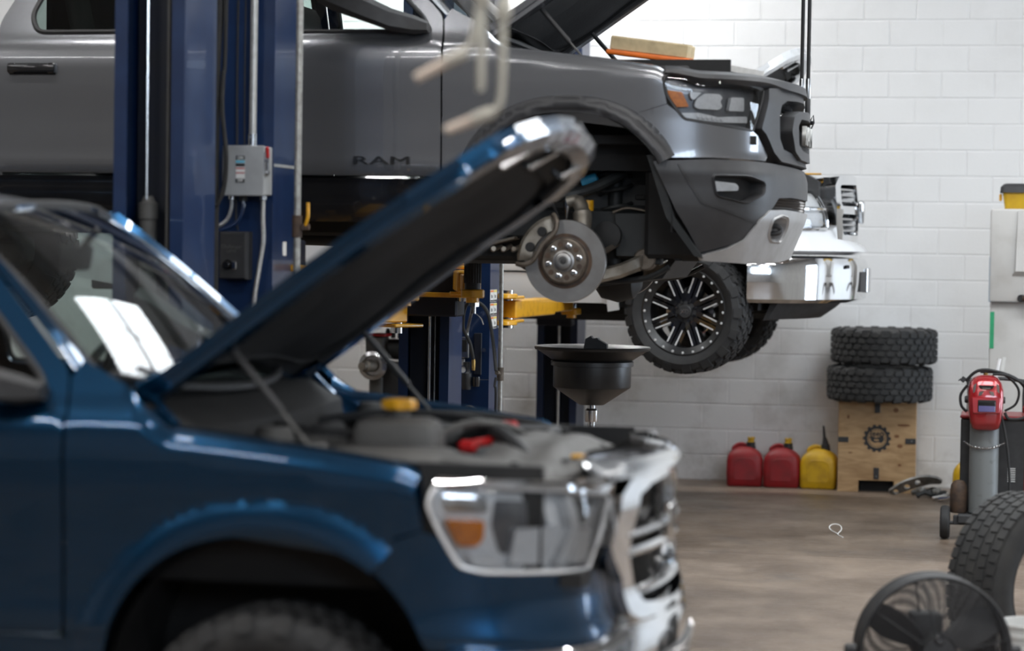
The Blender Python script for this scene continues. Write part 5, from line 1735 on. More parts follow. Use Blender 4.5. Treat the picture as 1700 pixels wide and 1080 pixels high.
k = MB().tube(spline([(-3.345, 9.975, 3.2), (-3.348, 9.975, 2.6), (-3.345, 9.975, 2.24), (-3.345, 9.97, 1.97), (-3.335, 9.97, 1.885)], 8), .0045, 6)
tag(k.build('thin_cable', 'black_plastic'), 'thin dark wire running down the column to the black box', 'cable')
k = MB().tube(spline([(-3.315, 9.985, 3.2), (-3.318, 9.985, 2.6), (-3.315, 9.985, 2.24)], 8), .003, 6)
tag(k.build('thin_cable', 'black_plastic'), 'second thin dark wire ending above the grey switch box', 'cable')
BX = thing('lift_control_box', 'black plastic control box with round knob below the grey switch box', 'control box', (-3.340, 9.998, 1.676))
def build_black_box():
    t = BX
    k = MB()
    k.loft([[(-.062, 0, 0), (.062, 0, 0), (.062, 0, .205), (-.062, 0, .205)], [(-.062, -.07, 0), (.062, -.07, 0), (.062, -.07, .205), (-.062, -.07, .205)], [(-.055, -.085, .006), (.055, -.085, .006), (.055, -.085, .196), (-.055, -.085, .196)]])
    k.build('housing', 'black_plastic', t)
    k = MB()
    k.lathe([(0, .028), (.014, .027), (.017, .02), (.017, .0), (.022, 0)], (-.022, -.085, .062), (0, -1, 0), 18)
    k.build('push_button', 'gloss_black', t)
    MB().box((.010, -.090, .060), (.022, .012, .035), .003).build('selector', 'dull_chrome', t)
    lettering('brand', 'dusty_plastic', t, Matrix.Translation((-.005, -.0856, .140)) @ FACE_NY @ Matrix.Scale(.62, 4))
    lettering('lifts', 'dusty_plastic', t, Matrix.Translation((-.005, -.0856, .120)) @ FACE_NY)
build_black_box()
for n, (pts, r, lb) in enumerate((
        ([(-3.40, 9.90, 3.9), (-3.395, 9.88, 2.9), (-3.40, 9.86, 2.6), (-3.402, 9.86, 2.2), (-3.40, 9.86, 1.7), (-3.405, 9.86, 1.2)], .016, 'thick black cable hanging straight between the two blue columns'),
        ([(-3.365, 9.88, 3.9), (-3.368, 9.87, 2.7), (-3.372, 9.86, 2.55), (-3.372, 9.85, 2.40), (-3.352, 9.85, 2.20), (-3.365, 9.85, 2.05), (-3.42, 9.85, 1.95)], .010, 'black cable bowing out beside the switch box'),
        ([(-3.41, 9.84, 2.35), (-3.415, 9.84, 2.10), (-3.39, 9.84, 1.99), (-3.36, 9.84, 2.07)], .007, 'short loop of thin black wire beside the blue columns'))):
    tag(MB().tube(spline(pts, 8), r, 8).build('hanging_cable', 'rubber'), lb, 'cable', 'cables hanging between the columns')

# ------------------------------------------------------------------ air fittings on the far columns
k = MB().cyl((-3.085, 14.2, 0), (-3.095, 14.2, 6.19), .014, 14)
pp = tag(k.build('air_pipe', 'galvanised'), 'upright galvanised pipe standing beside the air regulator column', 'pipe')
k = MB()
k.cyl((-3.086, 14.2, 1.03), (-3.086, 14.2, 1.11), .022, 12)
k.cyl((-3.086, 14.2, 1.07), (-3.10, 14.16, 1.08), .014, 10)
k.build('pipe_tee', 'cast_iron', pp)
RG = thing('air_regulator', 'air filter regulator with round gauge and silver bracket on a blue column', 'regulator', (-3.36, 14.6, .95))
def build_reg():
    t = RG
    MB().box((-.035, -.03, .26), (.065, .05, .13), .004).build('bracket', 'dull_chrome', t)
    MB().box((-.03, -.057, .27), (.035, .006, .075), .003).build('pressure_switch', 'black_void', t)
    MB().box((-.045, -.03, .165), (.025, .02, .045), .003).build('tag', 'paper_white', t)
    MB().box((.045, -.008, .22), (.05, .014, .26), .004).build('mount_plate', 'lift_dark', t)
    k = MB()
    k.lathe([(0, .0), (.026, .0), (.030, .02), (.030, .10), (.022, .11), (.022, .17), (0, .17)], (-.015, -.045, .0), (0, 0, 1), 18)
    k.build('filter_bowl', 'black_plastic', t)
    k = MB()
    k.lathe([(0, .0), (.022, .0), (.026, .02), (.026, .06), (0, .06)], (.045, -.045, .02), (0, 0, 1), 18)
    k.build('oil_bowl', 'gloss_black', t)
    k = MB()
    k.lathe([(.0, .012), (.018, .012), (.021, .018), (.025, .018), (.025, .0)], (-.028, -.08, .125), (0, -1, 0), 24)
    go = k.build('gauge', 'dull_chrome', t)
    MB().lathe([(0, .0135), (.018, .0135)], (-.028, -.08, .125), (0, -1, 0), 20).build('dial', 'paper_white', go)
    k = MB()
    k.lathe([(0, 0), (.010, 0), (.012, .02), (.012, .06), (.009, .07), (0, .07)], (.03, -.06, .12), (0, 0, 1), 12)
    k.build('coupler', 'brass', t)
    MB().cyl((.085, -.016, .245), (.085, -.03, .245), .013, 14).build('knob', 'dull_chrome', t)
    MB().cyl((.02, -.03, .060), (.12, -.02, .062), .003, 6).build('drain_wire', 'steel_rod', t)
build_reg()
tag(MB().tube(spline([(-3.33, 14.53, 1.14), (-3.345, 14.50, 1.24), (-3.385, 14.48, 1.34), (-3.36, 14.44, 1.47), (-3.28, 14.36, 1.50), (-3.19, 14.28, 1.44), (-3.14, 14.22, 1.28), (-3.105, 14.17, 1.09)], 8), .011, 8).build('air_hose', 'old_rubber'), 'grey rubber air hose arching from the regulator to the pipe', 'hose')
flex('flexible_conduit', 'ribbed flex conduit hanging from the yellow yoke to the regulator', [(-3.235, 14.0, 1.53), (-3.26, 14.2, 1.50), (-3.30, 14.35, 1.45), (-3.37, 14.55, 1.33), (-3.378, 14.565, 1.275)], .010)
tag(MB().tube(spline([(-3.32, 14.50, 1.43), (-3.27, 14.45, 1.40), (-3.24, 14.40, 1.36)], 6), .004, 6).build('thin_wire', 'dull_chrome'), 'short bare wire end sticking out beside the air hose', 'wire')
tag(MB().tube(spline([(-3.105, 14.17, 1.05), (-3.11, 14.16, 1.0), (-3.10, 14.15, .95), (-3.105, 14.16, .6), (-3.11, 14.16, .1)], 6), .008, 8).build('drop_hose', 'rubber'), 'thin black hose running down beside the galvanised pipe', 'hose')
tag(MB().tube(spline([(-3.44, 14.593, .76), (-3.38, 14.59, .84), (-3.32, 14.59, .82), (-3.28, 14.593, .74)], 6), .007, 8).build('hose_loop', 'dusty_plastic'), 'pale hose loop at the foot of the regulator column', 'hose')

# ------------------------------------------------------------------ under the trucks
DF = thing('oil_drain', 'black plastic oil drain funnel on a steel pole under the grey truck', 'oil drain', (-2.205, 12.4, 0))
def build_drain():
    t = DF
    k = MB()
    k.lathe([(.06, 1.045), (.02, 1.035), (.02, 1.02), (.065, 1.02), (.200, 1.110), (.203, 1.118), (.203, 1.222), (.216, 1.224), (.216, 1.246), (.205, 1.25), (.285, 1.302), (.300, 1.306), (.304, 1.318), (.300, 1.324), (.280, 1.322), (.195, 1.262), (.185, 1.24), (.19, 1.13), (.06, 1.045)], (0, 0, 0), (0, 0, 1), 56)
    k.build('funnel', 'satin_black', t)
    k = MB()
    k.cyl((0, 0, .30), (0, 0, 1.03), .020, 18)
    k.lathe([(.032, 0), (.034, .01), (.034, .06), (.026, .07)], (0, 0, .93), (0, 0, 1), 18)
    k.build('pole', 'steel_rod', t)
    k = MB()
    k.lathe([(0, .06), (.20, .06), (.23, .09), (.23, .42), (.20, .46), (.04, .48), (0, .48)], (0, 0, 0), (0, 0, 1), 32)
    k.build('tank', 'black_plastic', t)
    for a in (45, 135, 225, 315):
        c = Vector((.2 * math.cos(R(a)), .2 * math.sin(R(a)), .03))
        MB().lathe([(0, .012), (.026, .012), (.03, .006), (.03, -.006), (.026, -.012), (0, -.012)], c, (0, 1, 0), 16).build('castor', 'rubber', t)
build_drain()
k = MB()
k.prism([(-.065, -.03), (.065, -.03), (.062, .030), (.020, .052), (.012, .062), (-.012, .058), (-.022, .072), (-.05, .055)], .05, Matrix.Translation((-2.185, 12.40, 1.308)) @ FACE_NY)
tag(k.build('plastic_scrap', 'black_plastic', smooth=False), 'jagged black plastic scrap sticking up out of the drain funnel', 'scrap')

# ------------------------------------------------------------------ along the block wall
def jerry_can(label, x, y, rz, mat, spout='cap', rz2=0):
    t = thing('fuel_can', label, 'fuel can', (x, y, 0), rz, 'fuel cans on the floor')
    k = MB()
    rings = []
    for (z, w, d, r) in ((0, .125, .110, .03), (.012, .138, .122, .035), (.10, .142, .125, .035), (.20, .140, .124, .04), (.235, .132, .118, .045), (.262, .112, .106, .05), (.285, .085, .085, .05), (.300, .055, .060, .04), (.305, .045, .05, .035)):
        rings.append([Vector((q[0], q[1], z)) for q in rounded([(-w, -d), (w, -d), (w, d), (-w, d)], r, 4)])
    k.loft(rings)
    b = k.build('can_body', mat, t, sharp=50)
    for sx in (-1, 1):                                    # pressed panel on the front
        pass
    MB().prism(rounded([(-.085, .05), (.085, .05), (.085, .19), (.05, .225), (-.05, .225), (-.085, .19)], .02), .006, Matrix.Translation((0, -.122, 0)) @ FACE_NY, .003).build('pressed_panel', mat, b)
    MB().tube(spline([(-.09, .02, .275), (-.085, .02, .295), (-.05, .02, .318), (-.01, .02, .318), (.02, .02, .30)], 6), .015, 10).build('carry_handle', mat, t)
    k = MB()
    k.lathe([(0, .03), (.03, .03), (.034, .026), (.034, .0), (.038, 0), (.038, -.02)], (.045, 0, .312), (0, 0, 1), 20)
    k.build('collar', 'black_plastic', t)
    if spout == 'cap':
        k = MB()
        k.lathe([(0, .032), (.020, .032), (.026, .024), (.026, 0), (.034, -.004)], (.045, 0, .345), (0, 0, 1), 18)
        for a in range(0, 360, 72):
            k.box((.045 + .024 * math.cos(R(a)), .024 * math.sin(R(a)), .372), (.014, .014, .018), .004)
        k.build('vent_cap', 'spout_yellow', t)
    else:
        k = MB()
        k.tube([(.045, 0, .335), (.040, 0, .375), (.034, 0, .40), (.030, 0, .45), (.026, 0, .485)], [.028, .020, .012, .010, .008], 12)
        k.build('spout', 'black_plastic', t)
    return t
jerry_can('large red fuel can at the left end of the row by the wall', -2.130, 18.88, R(6), 'can_red')
jerry_can('red fuel can standing between a red can and a yellow can', -1.838, 18.88, R(2), 'can_red')
jerry_can('yellow fuel can with upright black spout against the wooden crate', -1.548, 18.88, R(-1), 'can_yellow', 'spout')
jerry_can('yellow fuel can half hidden behind the welding cart', -.36, 18.35, R(75), 'can_yellow')

CR = thing('wooden_crate', 'pine plywood crate with black brackets and gear emblem under two tires', 'crate', (-1.105, 18.92, 0), R(2))
def build_crate():
    t = CR
    w, d, h = .295, .25, .69
    k = MB()
    k.box((0, -d + .009, .39), (2 * w, .018, .60), .002)
    k.build('front_panel', 'pine_ply', t)
    MB().box((0, d - .009, .345), (2 * w, .018, h), .002).build('back_panel', 'pine_ply', t)
    for sx in (-1, 1):
        MB().box((sx * (w - .009), 0, .345), (.018, 2 * d - .04, h), .002).build('side_panel', 'pine_ply', t)
        MB().box((sx * (w - .08), -d + .009, .045), (.16, .018, .09), .002).build('foot_board', 'pine_ply', t)
    MB().box((0, 0, h - .009), (2 * w - .04, 2 * d - .04, .018), .002).build('top_panel', 'pine_ply', t)
    MB().box((0, 0, .10), (2 * w - .04, 2 * d - .04, .018), .002).build('bottom_panel', 'pine_ply', t)
    MB().box((0, -d + .10, .045), (2 * w - .34, .02, .085)).build('slot_back', 'black_void', t)
    for (x, z, sx, sz) in ((-.0, .650, .042, .08), (-.0, .145, .042, .09), (-.255, .40, .08, .042), (.255, .40, .08, .042)):
        MB().box((x, -d - .003, z), (sx, .007, sz), .002).build('corner_bracket', 'black_plastic', t)
    for (x, z) in ((-.0, .125), (.265, .40)):
        MB().lathe([(0, .003), (.005, .0025), (.006, 0)], (x, -d - .0065, z), (0, -1, 0), 8).build('screw', 'steel_rod', t)
    # gear emblem burnt into the panel: toothed ring, thin inner ring and script
    n = 14
    pts = []
    for i in range(n):
        a = 2 * math.pi * i / n
        for da, r in ((-.13, .094), (-.11, .107), (.11, .107), (.13, .094)):
            pts.append((r * math.cos(a + da), r * math.sin(a + da)))
    M = Matrix.Translation((0, -d - .0005, .415)) @ FACE_NY
    b = bmesh.new()
    N = len(pts)
    vo = [b.verts.new(M @ Vector((p[0], p[1], .001))) for p in pts]
    vi = [b.verts.new(M @ Vector((.073 * p[0] / math.hypot(*p), .073 * p[1] / math.hypot(*p), .001))) for p in pts]
    for i in range(N):
        b.faces.new((vo[i], vo[(i + 1) % N], vi[(i + 1) % N], vi[i]))
    me = bpy.data.meshes.new('gear_emblem')
    b.to_mesh(me); b.free()
    ge = link('gear_emblem', me, 'label_black', t)
    k = MB()
    k.lathe([(.062, .0012), (.066, .0012)], (0, -d - .0005, .415), (0, -1, 0), 40)
    k.build('emblem_ring', 'label_black', ge)
    k = MB()      # dark vehicle front under the script
    k.prism(rounded([(-.052, .012), (-.035, .018), (-.01, .004), (.02, .012), (.05, .020), (.054, -.012), (.036, -.036), (.012, -.028), (-.016, -.034), (-.045, -.020)], .008), .0012, M)
    k.build('emblem_shape', 'label_black', ge)
    k = MB()
    k.prism(rounded([(-.022, -.008), (.012, -.006), (.016, -.018), (-.018, -.020)], .004), .0018, M)
    k.build('emblem_slot', 'pine_ply', ge)
    lettering('jeep', 'label_black', ge, M @ Matrix.Translation((0, .036, .0012)))
    for (x, z, rx, rz_) in ((.14, .635, .020, .018), (.175, .36, .022, .015), (.175, .215, .014, .010), (.15, .435, .020, .012), (-.22, .575, .010, .016), (-.20, .30, .016, .006), (.20, .52, .05, .010)):
        k = MB()
        k.lathe([(0, .0009), (1, .0009)], (0, 0, 0), (0, -1, 0), 18)
        o = k.build('knot', 'wood_knot', t)
        o.matrix_local = Matrix.Translation((x, -d - .0004, z)) @ Matrix.Diagonal((rx, 1, rz_, 1))
build_crate()
def loose_tire(label, loc, rot, R0, Wd, Ri, nlug, rows, style, lug, mat='old_rubber'):
    t = thing('tire', label, 'tire', loc, 0, 'loose tires')
    t.rotation_euler = rot
    o = tire_mesh('tread_and_sidewall', mat, t, R0, Wd, Ri, (0, 0, 0), nlug, rows, style, lug)
    k = MB()
    for s in (-1, 1):
        k.lathe([(Ri + .018, s * Wd * .435), (Ri + .022, s * Wd * .455), (Ri + .030, s * Wd * .455), (Ri + .034, s * Wd * .44)], (0, 0, 0), (0, 1, 0), 48)
    k.build('bead', mat, t)
    return t
loose_tire('upper of two chunky off-road tires stacked on the crate', (-1.062, 18.76, .691 + .144 + .289), (R(90), 0, R(10)), .408, .255, .23, 34, 5, 'mud', .018)
loose_tire('lower of two chunky off-road tires, lying directly on the crate', (-1.090, 18.76, .691 + .144), (R(90), 0, R(40)), .405, .255, .23, 34, 5, 'mud', .018)
# scrap beside the crate
SK = thing('skid_plate_part', 'curved alloy bracket with round holes propped beside the crate', 'metal part', (-.80, 18.40, 0))
def build_scrap():
    t = SK
    holes = []
    ol = spline([(-.19, .0), (-.16, .035), (-.08, .095), (.02, .14), (.12, .155), (.20, .13), (.20, .095), (.12, .085), (.02, .05), (-.08, .005), (-.15, -.02)], 4, True)
    ol = [(p[0], p[1]) for p in [(q.x, q.y) for q in [Vector((a.x, a.y, 0)) for a in ol]]]
    hs = [[(cx + r * math.cos(a), cz + r * math.sin(a)) for a in np.linspace(0, 2 * math.pi, 13)[:-1]] for cx, cz, r in ((-.135, .008, .022), (-.05, .055, .024), (.03, .10, .022))]
    patch('bracket_plate', ol, lambda u, v: Vector((u, .10 - 1.1 * v * .8 - .3 * u * u, .022 + v * .9)), 'scrap_alloy', t, res=.03, thick=.02, holes=hs, back=True)
build_scrap()
random.seed(12)
for i, (x, y, s) in enumerate(((-.70, 18.33, .07), (-.63, 18.45, .06), (-.58, 18.30, .05), (-.76, 18.52, .05), (-.67, 18.55, .06))):
    k = MB()
    k.tube([(-s, -.02, .02), (-s * .2, .01, .045), (s * .5, 0, .03), (s, .02, .018)], [.016, .02, .018, .014], 8)
    k.lathe([(0, .03), (.022, .03), (.026, .02), (.026, 0), (0, 0)], (s * .3, .01, .03), (0, .5, 1), 10)
    k.lathe([(.012, .02), (.022, .02), (.022, 0), (.012, 0)], (-s, -.02, .02), (1, 0, .3), 10, closed=True)
    o = tag(k.build('suspension_scrap', 'scrap_alloy' if i % 2 else 'under_black'), ('greasy black linkage lying nearest the alloy bracket', 'dull alloy linkage lying in the middle of the scrap heap', 'black linkage at the right end of the scrap heap', 'alloy linkage leaning at the back of the scrap heap', 'black linkage at the back of the scrap heap')[i], 'metal part', 'scrap parts beside the crate')
    o.location, o.rotation_euler = (x, y, .003), (0, 0, random.uniform(-1, 1))
for i, (x, y) in enumerate(((-.60, 18.16), (-.56, 18.08))):
    k = MB().tube([(-.05, 0, .018), (.02, .01, .03), (.06, .015, .045)], [.017, .016, .013], 10)
    k.lathe([(0, .02), (.018, .02), (.018, 0), (0, 0)], (.06, .015, .045), (1, .2, .4), 6)
    o = tag(k.build('shiny_bolt', 'chrome'), ('shiny steel stud lying in front of the scrap heap', 'shiny steel stud lying farthest out from the scrap heap')[i], 'metal part', 'shiny studs in the scrap heap')
    o.location, o.rotation_euler = (x, y, 0), (0, 0, .3 - i)

# brake lathe at the back, seen between the hood and the lift columns
BLT = thing('brake_lathe', 'grey workshop brake lathe with red tray behind the blue truck', 'machine', (-4.60, 17.0, 0))
def build_lathe():
    t = BLT
    MB().box((.04, 0, .36), (.34, .40, .72), .02).build('cabinet', 'grey_plastic', t)
    k = MB()
    k.box((0, 0, .92), (.10, .20, .46), .025, seg=2)
    k.box((-.005, -.02, 1.10), (.13, .22, .14), .02, seg=2)
    k.build('head_casting', 'dusty_plastic', t)
    k = MB()
    k.lathe([(.10, 0), (.105, .01), (.105, .05), (.075, .06), (.07, .03), (0, .03)], (.0, -.12, .965), (0, -1, 0), 32)
    k.build('face_plate', 'dull_chrome', t)
    k = MB()
    k.lathe([(0, .16), (.03, .16), (.034, .12), (.045, .11), (.045, 0)], (.0, -.15, .965), (-.3, -1, 0), 24)
    k.build('spindle', 'cast_alloy', t)
    k = MB()
    k.prism(rounded([(-.09, -.10), (.09, -.10), (.11, .10), (-.07, .10)], .02), .02, Matrix.Translation((-.01, -.02, 1.175)), .004)
    k.build('tool_tray', 'red_plastic', t)
    k = MB()
    k.lathe([(0, .22), (.06, .22), (.075, .20), (.075, 0), (0, 0)], (.08, .0, 1.08), (1, 0, 0), 20)
    k.build('motor', 'under_black', t)
    k = MB()
    for (x, z, h) in ((.10, 1.19, .10), (.15, 1.19, .14), (.20, 1.18, .08), (.06, 1.2, .06)):
        k.lathe([(0, h), (.012, h), (.018, h * .6), (.018, 0)], (x, .02, z - .03), (0, 0, 1), 10)
    tag(k.build('tool_rack', 'black_plastic', t), kind='stuff')
    k = MB()
    k.box((.10, .02, .86), (.20, .16, .26), .03, seg=2)
    k.build('gear_housing', 'black_plastic', t)
build_lathe()

# ------------------------------------------------------------------ welding cart
WC = thing('welding_cart', 'low black steel welding cart with wheels carrying a grey cylinder', 'cart', (-.22, 15.95, 0))
WY = 15.95
def build_cart():
    t = WC
    k = MB()
    k.box((.05, .10, .155), (.46, .62, .022), .004)
    k.box((.05, -.20, .135), (.46, .03, .05), .004)
    k.build('deck', 'black_plastic', t)
    k = MB()
    k.cyl((-.26, -.16, .105), (.36, -.16, .105), .012, 10)
    k.box((-.19, -.16, .125), (.04, .04, .06), .004)
    k.box((.28, -.16, .125), (.04, .04, .06), .004)
    k.build('axle', 'black_plastic', t)
    for x in (-.262, .36):
        k = MB()
        k.lathe([(0, .022), (.05, .022), (.060, .03), (.095, .03), (.105, .02), (.108, 0), (.105, -.02), (.095, -.03), (.06, -.03), (.05, -.022), (0, -.022)], (x, -.16, .108), (1, 0, 0), 32)
        wo = k.build('wheel', 'rubber', t)
        MB().lathe([(0, .034), (.016, .034), (.02, .022)], (x, -.16, .108), (-1 if x < 0 else 1, 0, 0), 14).build('hub_cap', 'dull_chrome', wo)
    for x in (-.12, .20):
        k = MB()
        k.lathe([(0, .014), (.034, .014), (.04, .008), (.04, -.008), (.034, -.014), (0, -.014)], (x, .33, .042), (1, 0, 0), 18)
        k.box((x, .33, .10), (.05, .05, .06), .006)
        k.build('castor', 'black_plastic', t)
    k = MB()
    k.tube(spline([(-.14, .42, .16), (-.14, .44, .9), (-.12, .44, 1.0), (.2, .44, 1.0), (.22, .44, .9), (.22, .42, .16)], 5), .013, 10)
    k.build('push_handle', 'black_plastic', t)
build_cart()
WD = thing('welder', 'tall black and red welding machine behind the grey gas cylinder', 'welder', (-.17, 16.22, .166))
def build_welder():
    t = WD
    MB().box((.0, 0, .30), (.46, .46, .60), .01).build('case', 'black_plastic', t)
    MB().box((.0, 0, .612), (.47, .48, .024), .008).build('top_cover', 'welder_red', t)
    MB().box((.205, -.235, .30), (.05, .012, .58), .004).build('side_trim', 'welder_red', t)
    MB().box((-.12, -.05, .64), (.10, .05, .035), .01).build('lift_handle', 'black_plastic', t)
    for z in (.40, .18):
        MB().box((-.12, -.236, z), (.05, .008, .012), .002).build('latch', 'black_void', t)
    k = MB()
    for i in range(8):
        k.box((.10, -.2345, .20 + i * .012), (.05, .004, .005))
    tag(k.build('rating_plate', 'paper_white', t), kind='stuff')
build_welder()
GC = thing('gas_cylinder', 'tall scuffed grey gas cylinder chained to the welding cart', 'gas cylinder', (-.245, 15.84, .166))
def build_cyl():
    t = GC
    k = MB()
    k.lathe([(0, 0), (.085, 0), (.093, .01), (.093, .70), (.088, .745), (.066, .785), (.035, .81), (.030, .83), (.030, .87), (0, .87)], (0, 0, 0), (0, 0, 1), 40)
    k.build('tank', 'cylinder_grey', t)
    k = MB()
    k.cyl((0, 0, .86), (0, 0, .93), .014, 12)
    k.cyl((.03, 0, .88), (-.04, 0, .88), .012, 10)
    k.build('valve', 'brass', t)
    k = MB().cyl((.05, .05, .80), (.085, .05, 1.0), .012, 10)
    k.build('regulator_tube', 'lamp_white', t)
build_cyl()
# chain round the cylinder, link by link
CH = thing('chain', 'thin steel chain hanging round the grey gas cylinder', 'chain', (-.245, 15.84, 0))
lm = None
for i in range(30):
    a = R(-12 + i * (204 / 29))
    r = .099 + .03 * (abs(i - 14.5) / 14.5) ** 6
    z = .625 - .03 * math.sin(math.pi * i / 29)
    if lm is None:
        kb = MB()
        kb.tube([(.011 * math.cos(q), .006 * math.sin(q), 0) for q in np.linspace(0, 2 * math.pi, 11)[:-1]], .0022, 5, closed=True)
        o = kb.build('chain_link', 'steel_rod', CH)
        lm = o.data
    else:
        o = bpy.data.objects.new('chain_link', lm)
        COL.objects.link(o)
        o.parent = CH
    o.location = (-r * math.cos(a), -r * math.sin(a), z)
    o.rotation_euler = (R(90) if i % 2 else 0, 0, a + R(90))
    o.rotation_euler = Euler((R(75 if i % 2 else 0), 0, a - R(90)))
SBT = tag(MB().lathe([(0, 0), (.050, 0), (.056, .01), (.056, .14), (.050, .18), (.032, .205), (0, .212)], (-.40, 15.86, .166), (0, 0, 1), 28).build('small_tank', 'rust_steel'), 'small rusty brown bottle standing on the cart left of the cylinder', 'bottle')
HM = thing('welding_helmet', 'glossy red welding helmet with purple visor window hung on the cylinder', 'helmet', (-.245, 15.815, .80), R(4))
def build_helmet():
    t = HM
    k = MB()
    rings = []
    for (z, w, d, dy, r) in ((-.09, .055, .05, -.045, .02), (-.075, .085, .085, -.035, .03), (-.03, .098, .11, -.02, .035), (.04, .108, .118, -.01, .04), (.11, .112, .122, -.005, .045), (.17, .112, .125, .005, .055), (.215, .100, .12, .015, .06), (.245, .078, .10, .02, .055), (.262, .045, .07, .025, .04)):
        rings.append([Vector((q[0], q[1] + dy, z)) for q in rounded([(-w, -d), (w, -d), (w, d * .6), (-w, d * .6)], r * 1.15, 5)])
    k.loft(rings)
    k.build('shell', 'helmet_red', t, sharp=60)
    MB().prism(rounded([(-.085, .0), (.085, .0), (.092, .105), (-.092, .105)], .012), .022, Matrix.Translation((0, -.115, .02)) @ FACE_NY @ Matrix.Rotation(R(-4), 4, 'X'), .005).build('visor_frame', 'helmet_red', t)
    MB().box((.004, -.142, .070), (.112, .006, .075), .006).build('visor_recess', 'black_void', t)
    MB().box((.004, -.1445, .052), (.104, .004, .038), .003).build('visor_lens', 'lens_purple', t)
    MB().box((.004, -.1445, .086), (.104, .004, .020), .003).build('visor_glass', 'gloss_black', t)
    for sx in (-1, 1):
        MB().prism([(.015 * sx, .165), (.045 * sx, .16), (.05 * sx, .135), (.03 * sx, .14)], .004, Matrix.Translation((0, -.1265, 0)) @ FACE_NY).build('silver_graphic', 'chrome', t)
        MB().prism([(.062 * sx, .215), (.080 * sx, .20), (.084 * sx, .15), (.07 * sx, .16)], .004, Matrix.Translation((0, -.116, 0)) @ FACE_NY).build('silver_graphic', 'chrome', t)
        MB().tube(spline([(sx * .045, -.105, -.02), (sx * .038, -.115, -.05), (sx * .05, -.10, -.08)], 4), .004, 6).build('silver_graphic', 'chrome', t)
        MB().lathe([(0, .02), (.02, .02), (.024, .01), (.024, 0)], (sx * .108, .03, .10), (sx, 0, 0), 16).build('pivot_knob', 'black_plastic', t)
    MB().prism(rounded([(-.05, .20), (.05, .20), (.038, .180), (-.038, .180)], .006), .006, Matrix.Translation((0, -.120, 0)) @ FACE_NY, .002).build('vent', 'gloss_black', t)
    MB().prism(rounded([(-.028, .186), (.028, .186), (.024, .178), (-.024, .178)], .002), .008, Matrix.Translation((0, -.122, 0)) @ FACE_NY).build('silver_graphic', 'chrome', t)
    MB().prism(rounded([(-.05, -.035), (.05, -.035), (.035, -.075), (-.035, -.075)], .008), .006, Matrix.Translation((0, -.118, .02)) @ FACE_NY, .002).build('chin_vent', 'gloss_black', t)
build_helmet()
for i, (pts, r, lb) in enumerate((
        ([(-.37, 15.82, 1.02), (-.30, 15.80, 1.085), (-.20, 15.80, 1.09), (-.05, 15.82, 1.04), (.03, 15.84, .94), (.05, 15.86, .85), (.0, 15.86, .79), (-.09, 15.86, .78), (-.12, 15.86, .82)], .010, 'black welding cable draped in a big loop over the red helmet'),
        ([(-.36, 15.84, .99), (-.40, 15.84, .93), (-.395, 15.84, .86), (-.36, 15.84, .82)], .009, 'black cable loop hanging at the left of the red helmet'),
        ([(-.28, 15.83, 1.08), (-.14, 15.84, 1.07), (-.04, 15.85, .98), (-.05, 15.87, .88), (-.12, 15.88, .83)], .008, 'inner black cable loop at the right of the red helmet'),
        ([(-.14, 15.83, .80), (-.10, 15.84, .60), (-.08, 15.85, .35), (-.10, 15.85, .19)], .008, 'black cable hanging down right of the gas cylinder'),
        ([(-.20, 15.80, 1.07), (-.10, 15.79, 1.06), (0.02, 15.81, .99), (.07, 15.83, .90), (.06, 15.84, .83)], .009, 'outer black cable loop at the right of the red helmet'))):
    tag(MB().tube(spline(pts, 8), r, 8).build('welding_cable', 'rubber'), lb, 'cable', 'cables on the welding cart')
k = MB()
k.box((-.385, 15.80, 1.03), (.03, .02, .035), .004, rot=(0, R(35), 0))
k.cyl((-.40, 15.795, 1.035), (-.415, 15.795, 1.02), .004, 6)
tag(k.build('cable_plug', 'black_plastic'), 'black plug poking out at the upper left of the red helmet', 'plug')
GV = MB()
GV.loft([[Vector((.07 + w * math.cos(a), 16.10 + .5 * w * math.sin(a), z)) for a in np.linspace(0, 2 * math.pi, 11)[:-1]] for z, w in ((.795, .05), (.81, .075), (.84, .08), (.87, .06), (.885, .02))])
tag(GV.build('red_rag', 'welder_red'), 'crumpled dark red rag on top of the welder', 'rag')
GV = MB()
GV.loft([[Vector((.10 + w * math.cos(a), 15.98 + .4 * w * math.sin(a) , z)) for a in np.linspace(0, 2 * math.pi, 11)[:-1]] for z, w in ((.60, .02), (.62, .05), (.70, .055), (.76, .045), (.795, .02))])
tag(GV.build('red_glove', 'welder_red'), 'dark red glove hanging at the right side of the welder', 'glove')

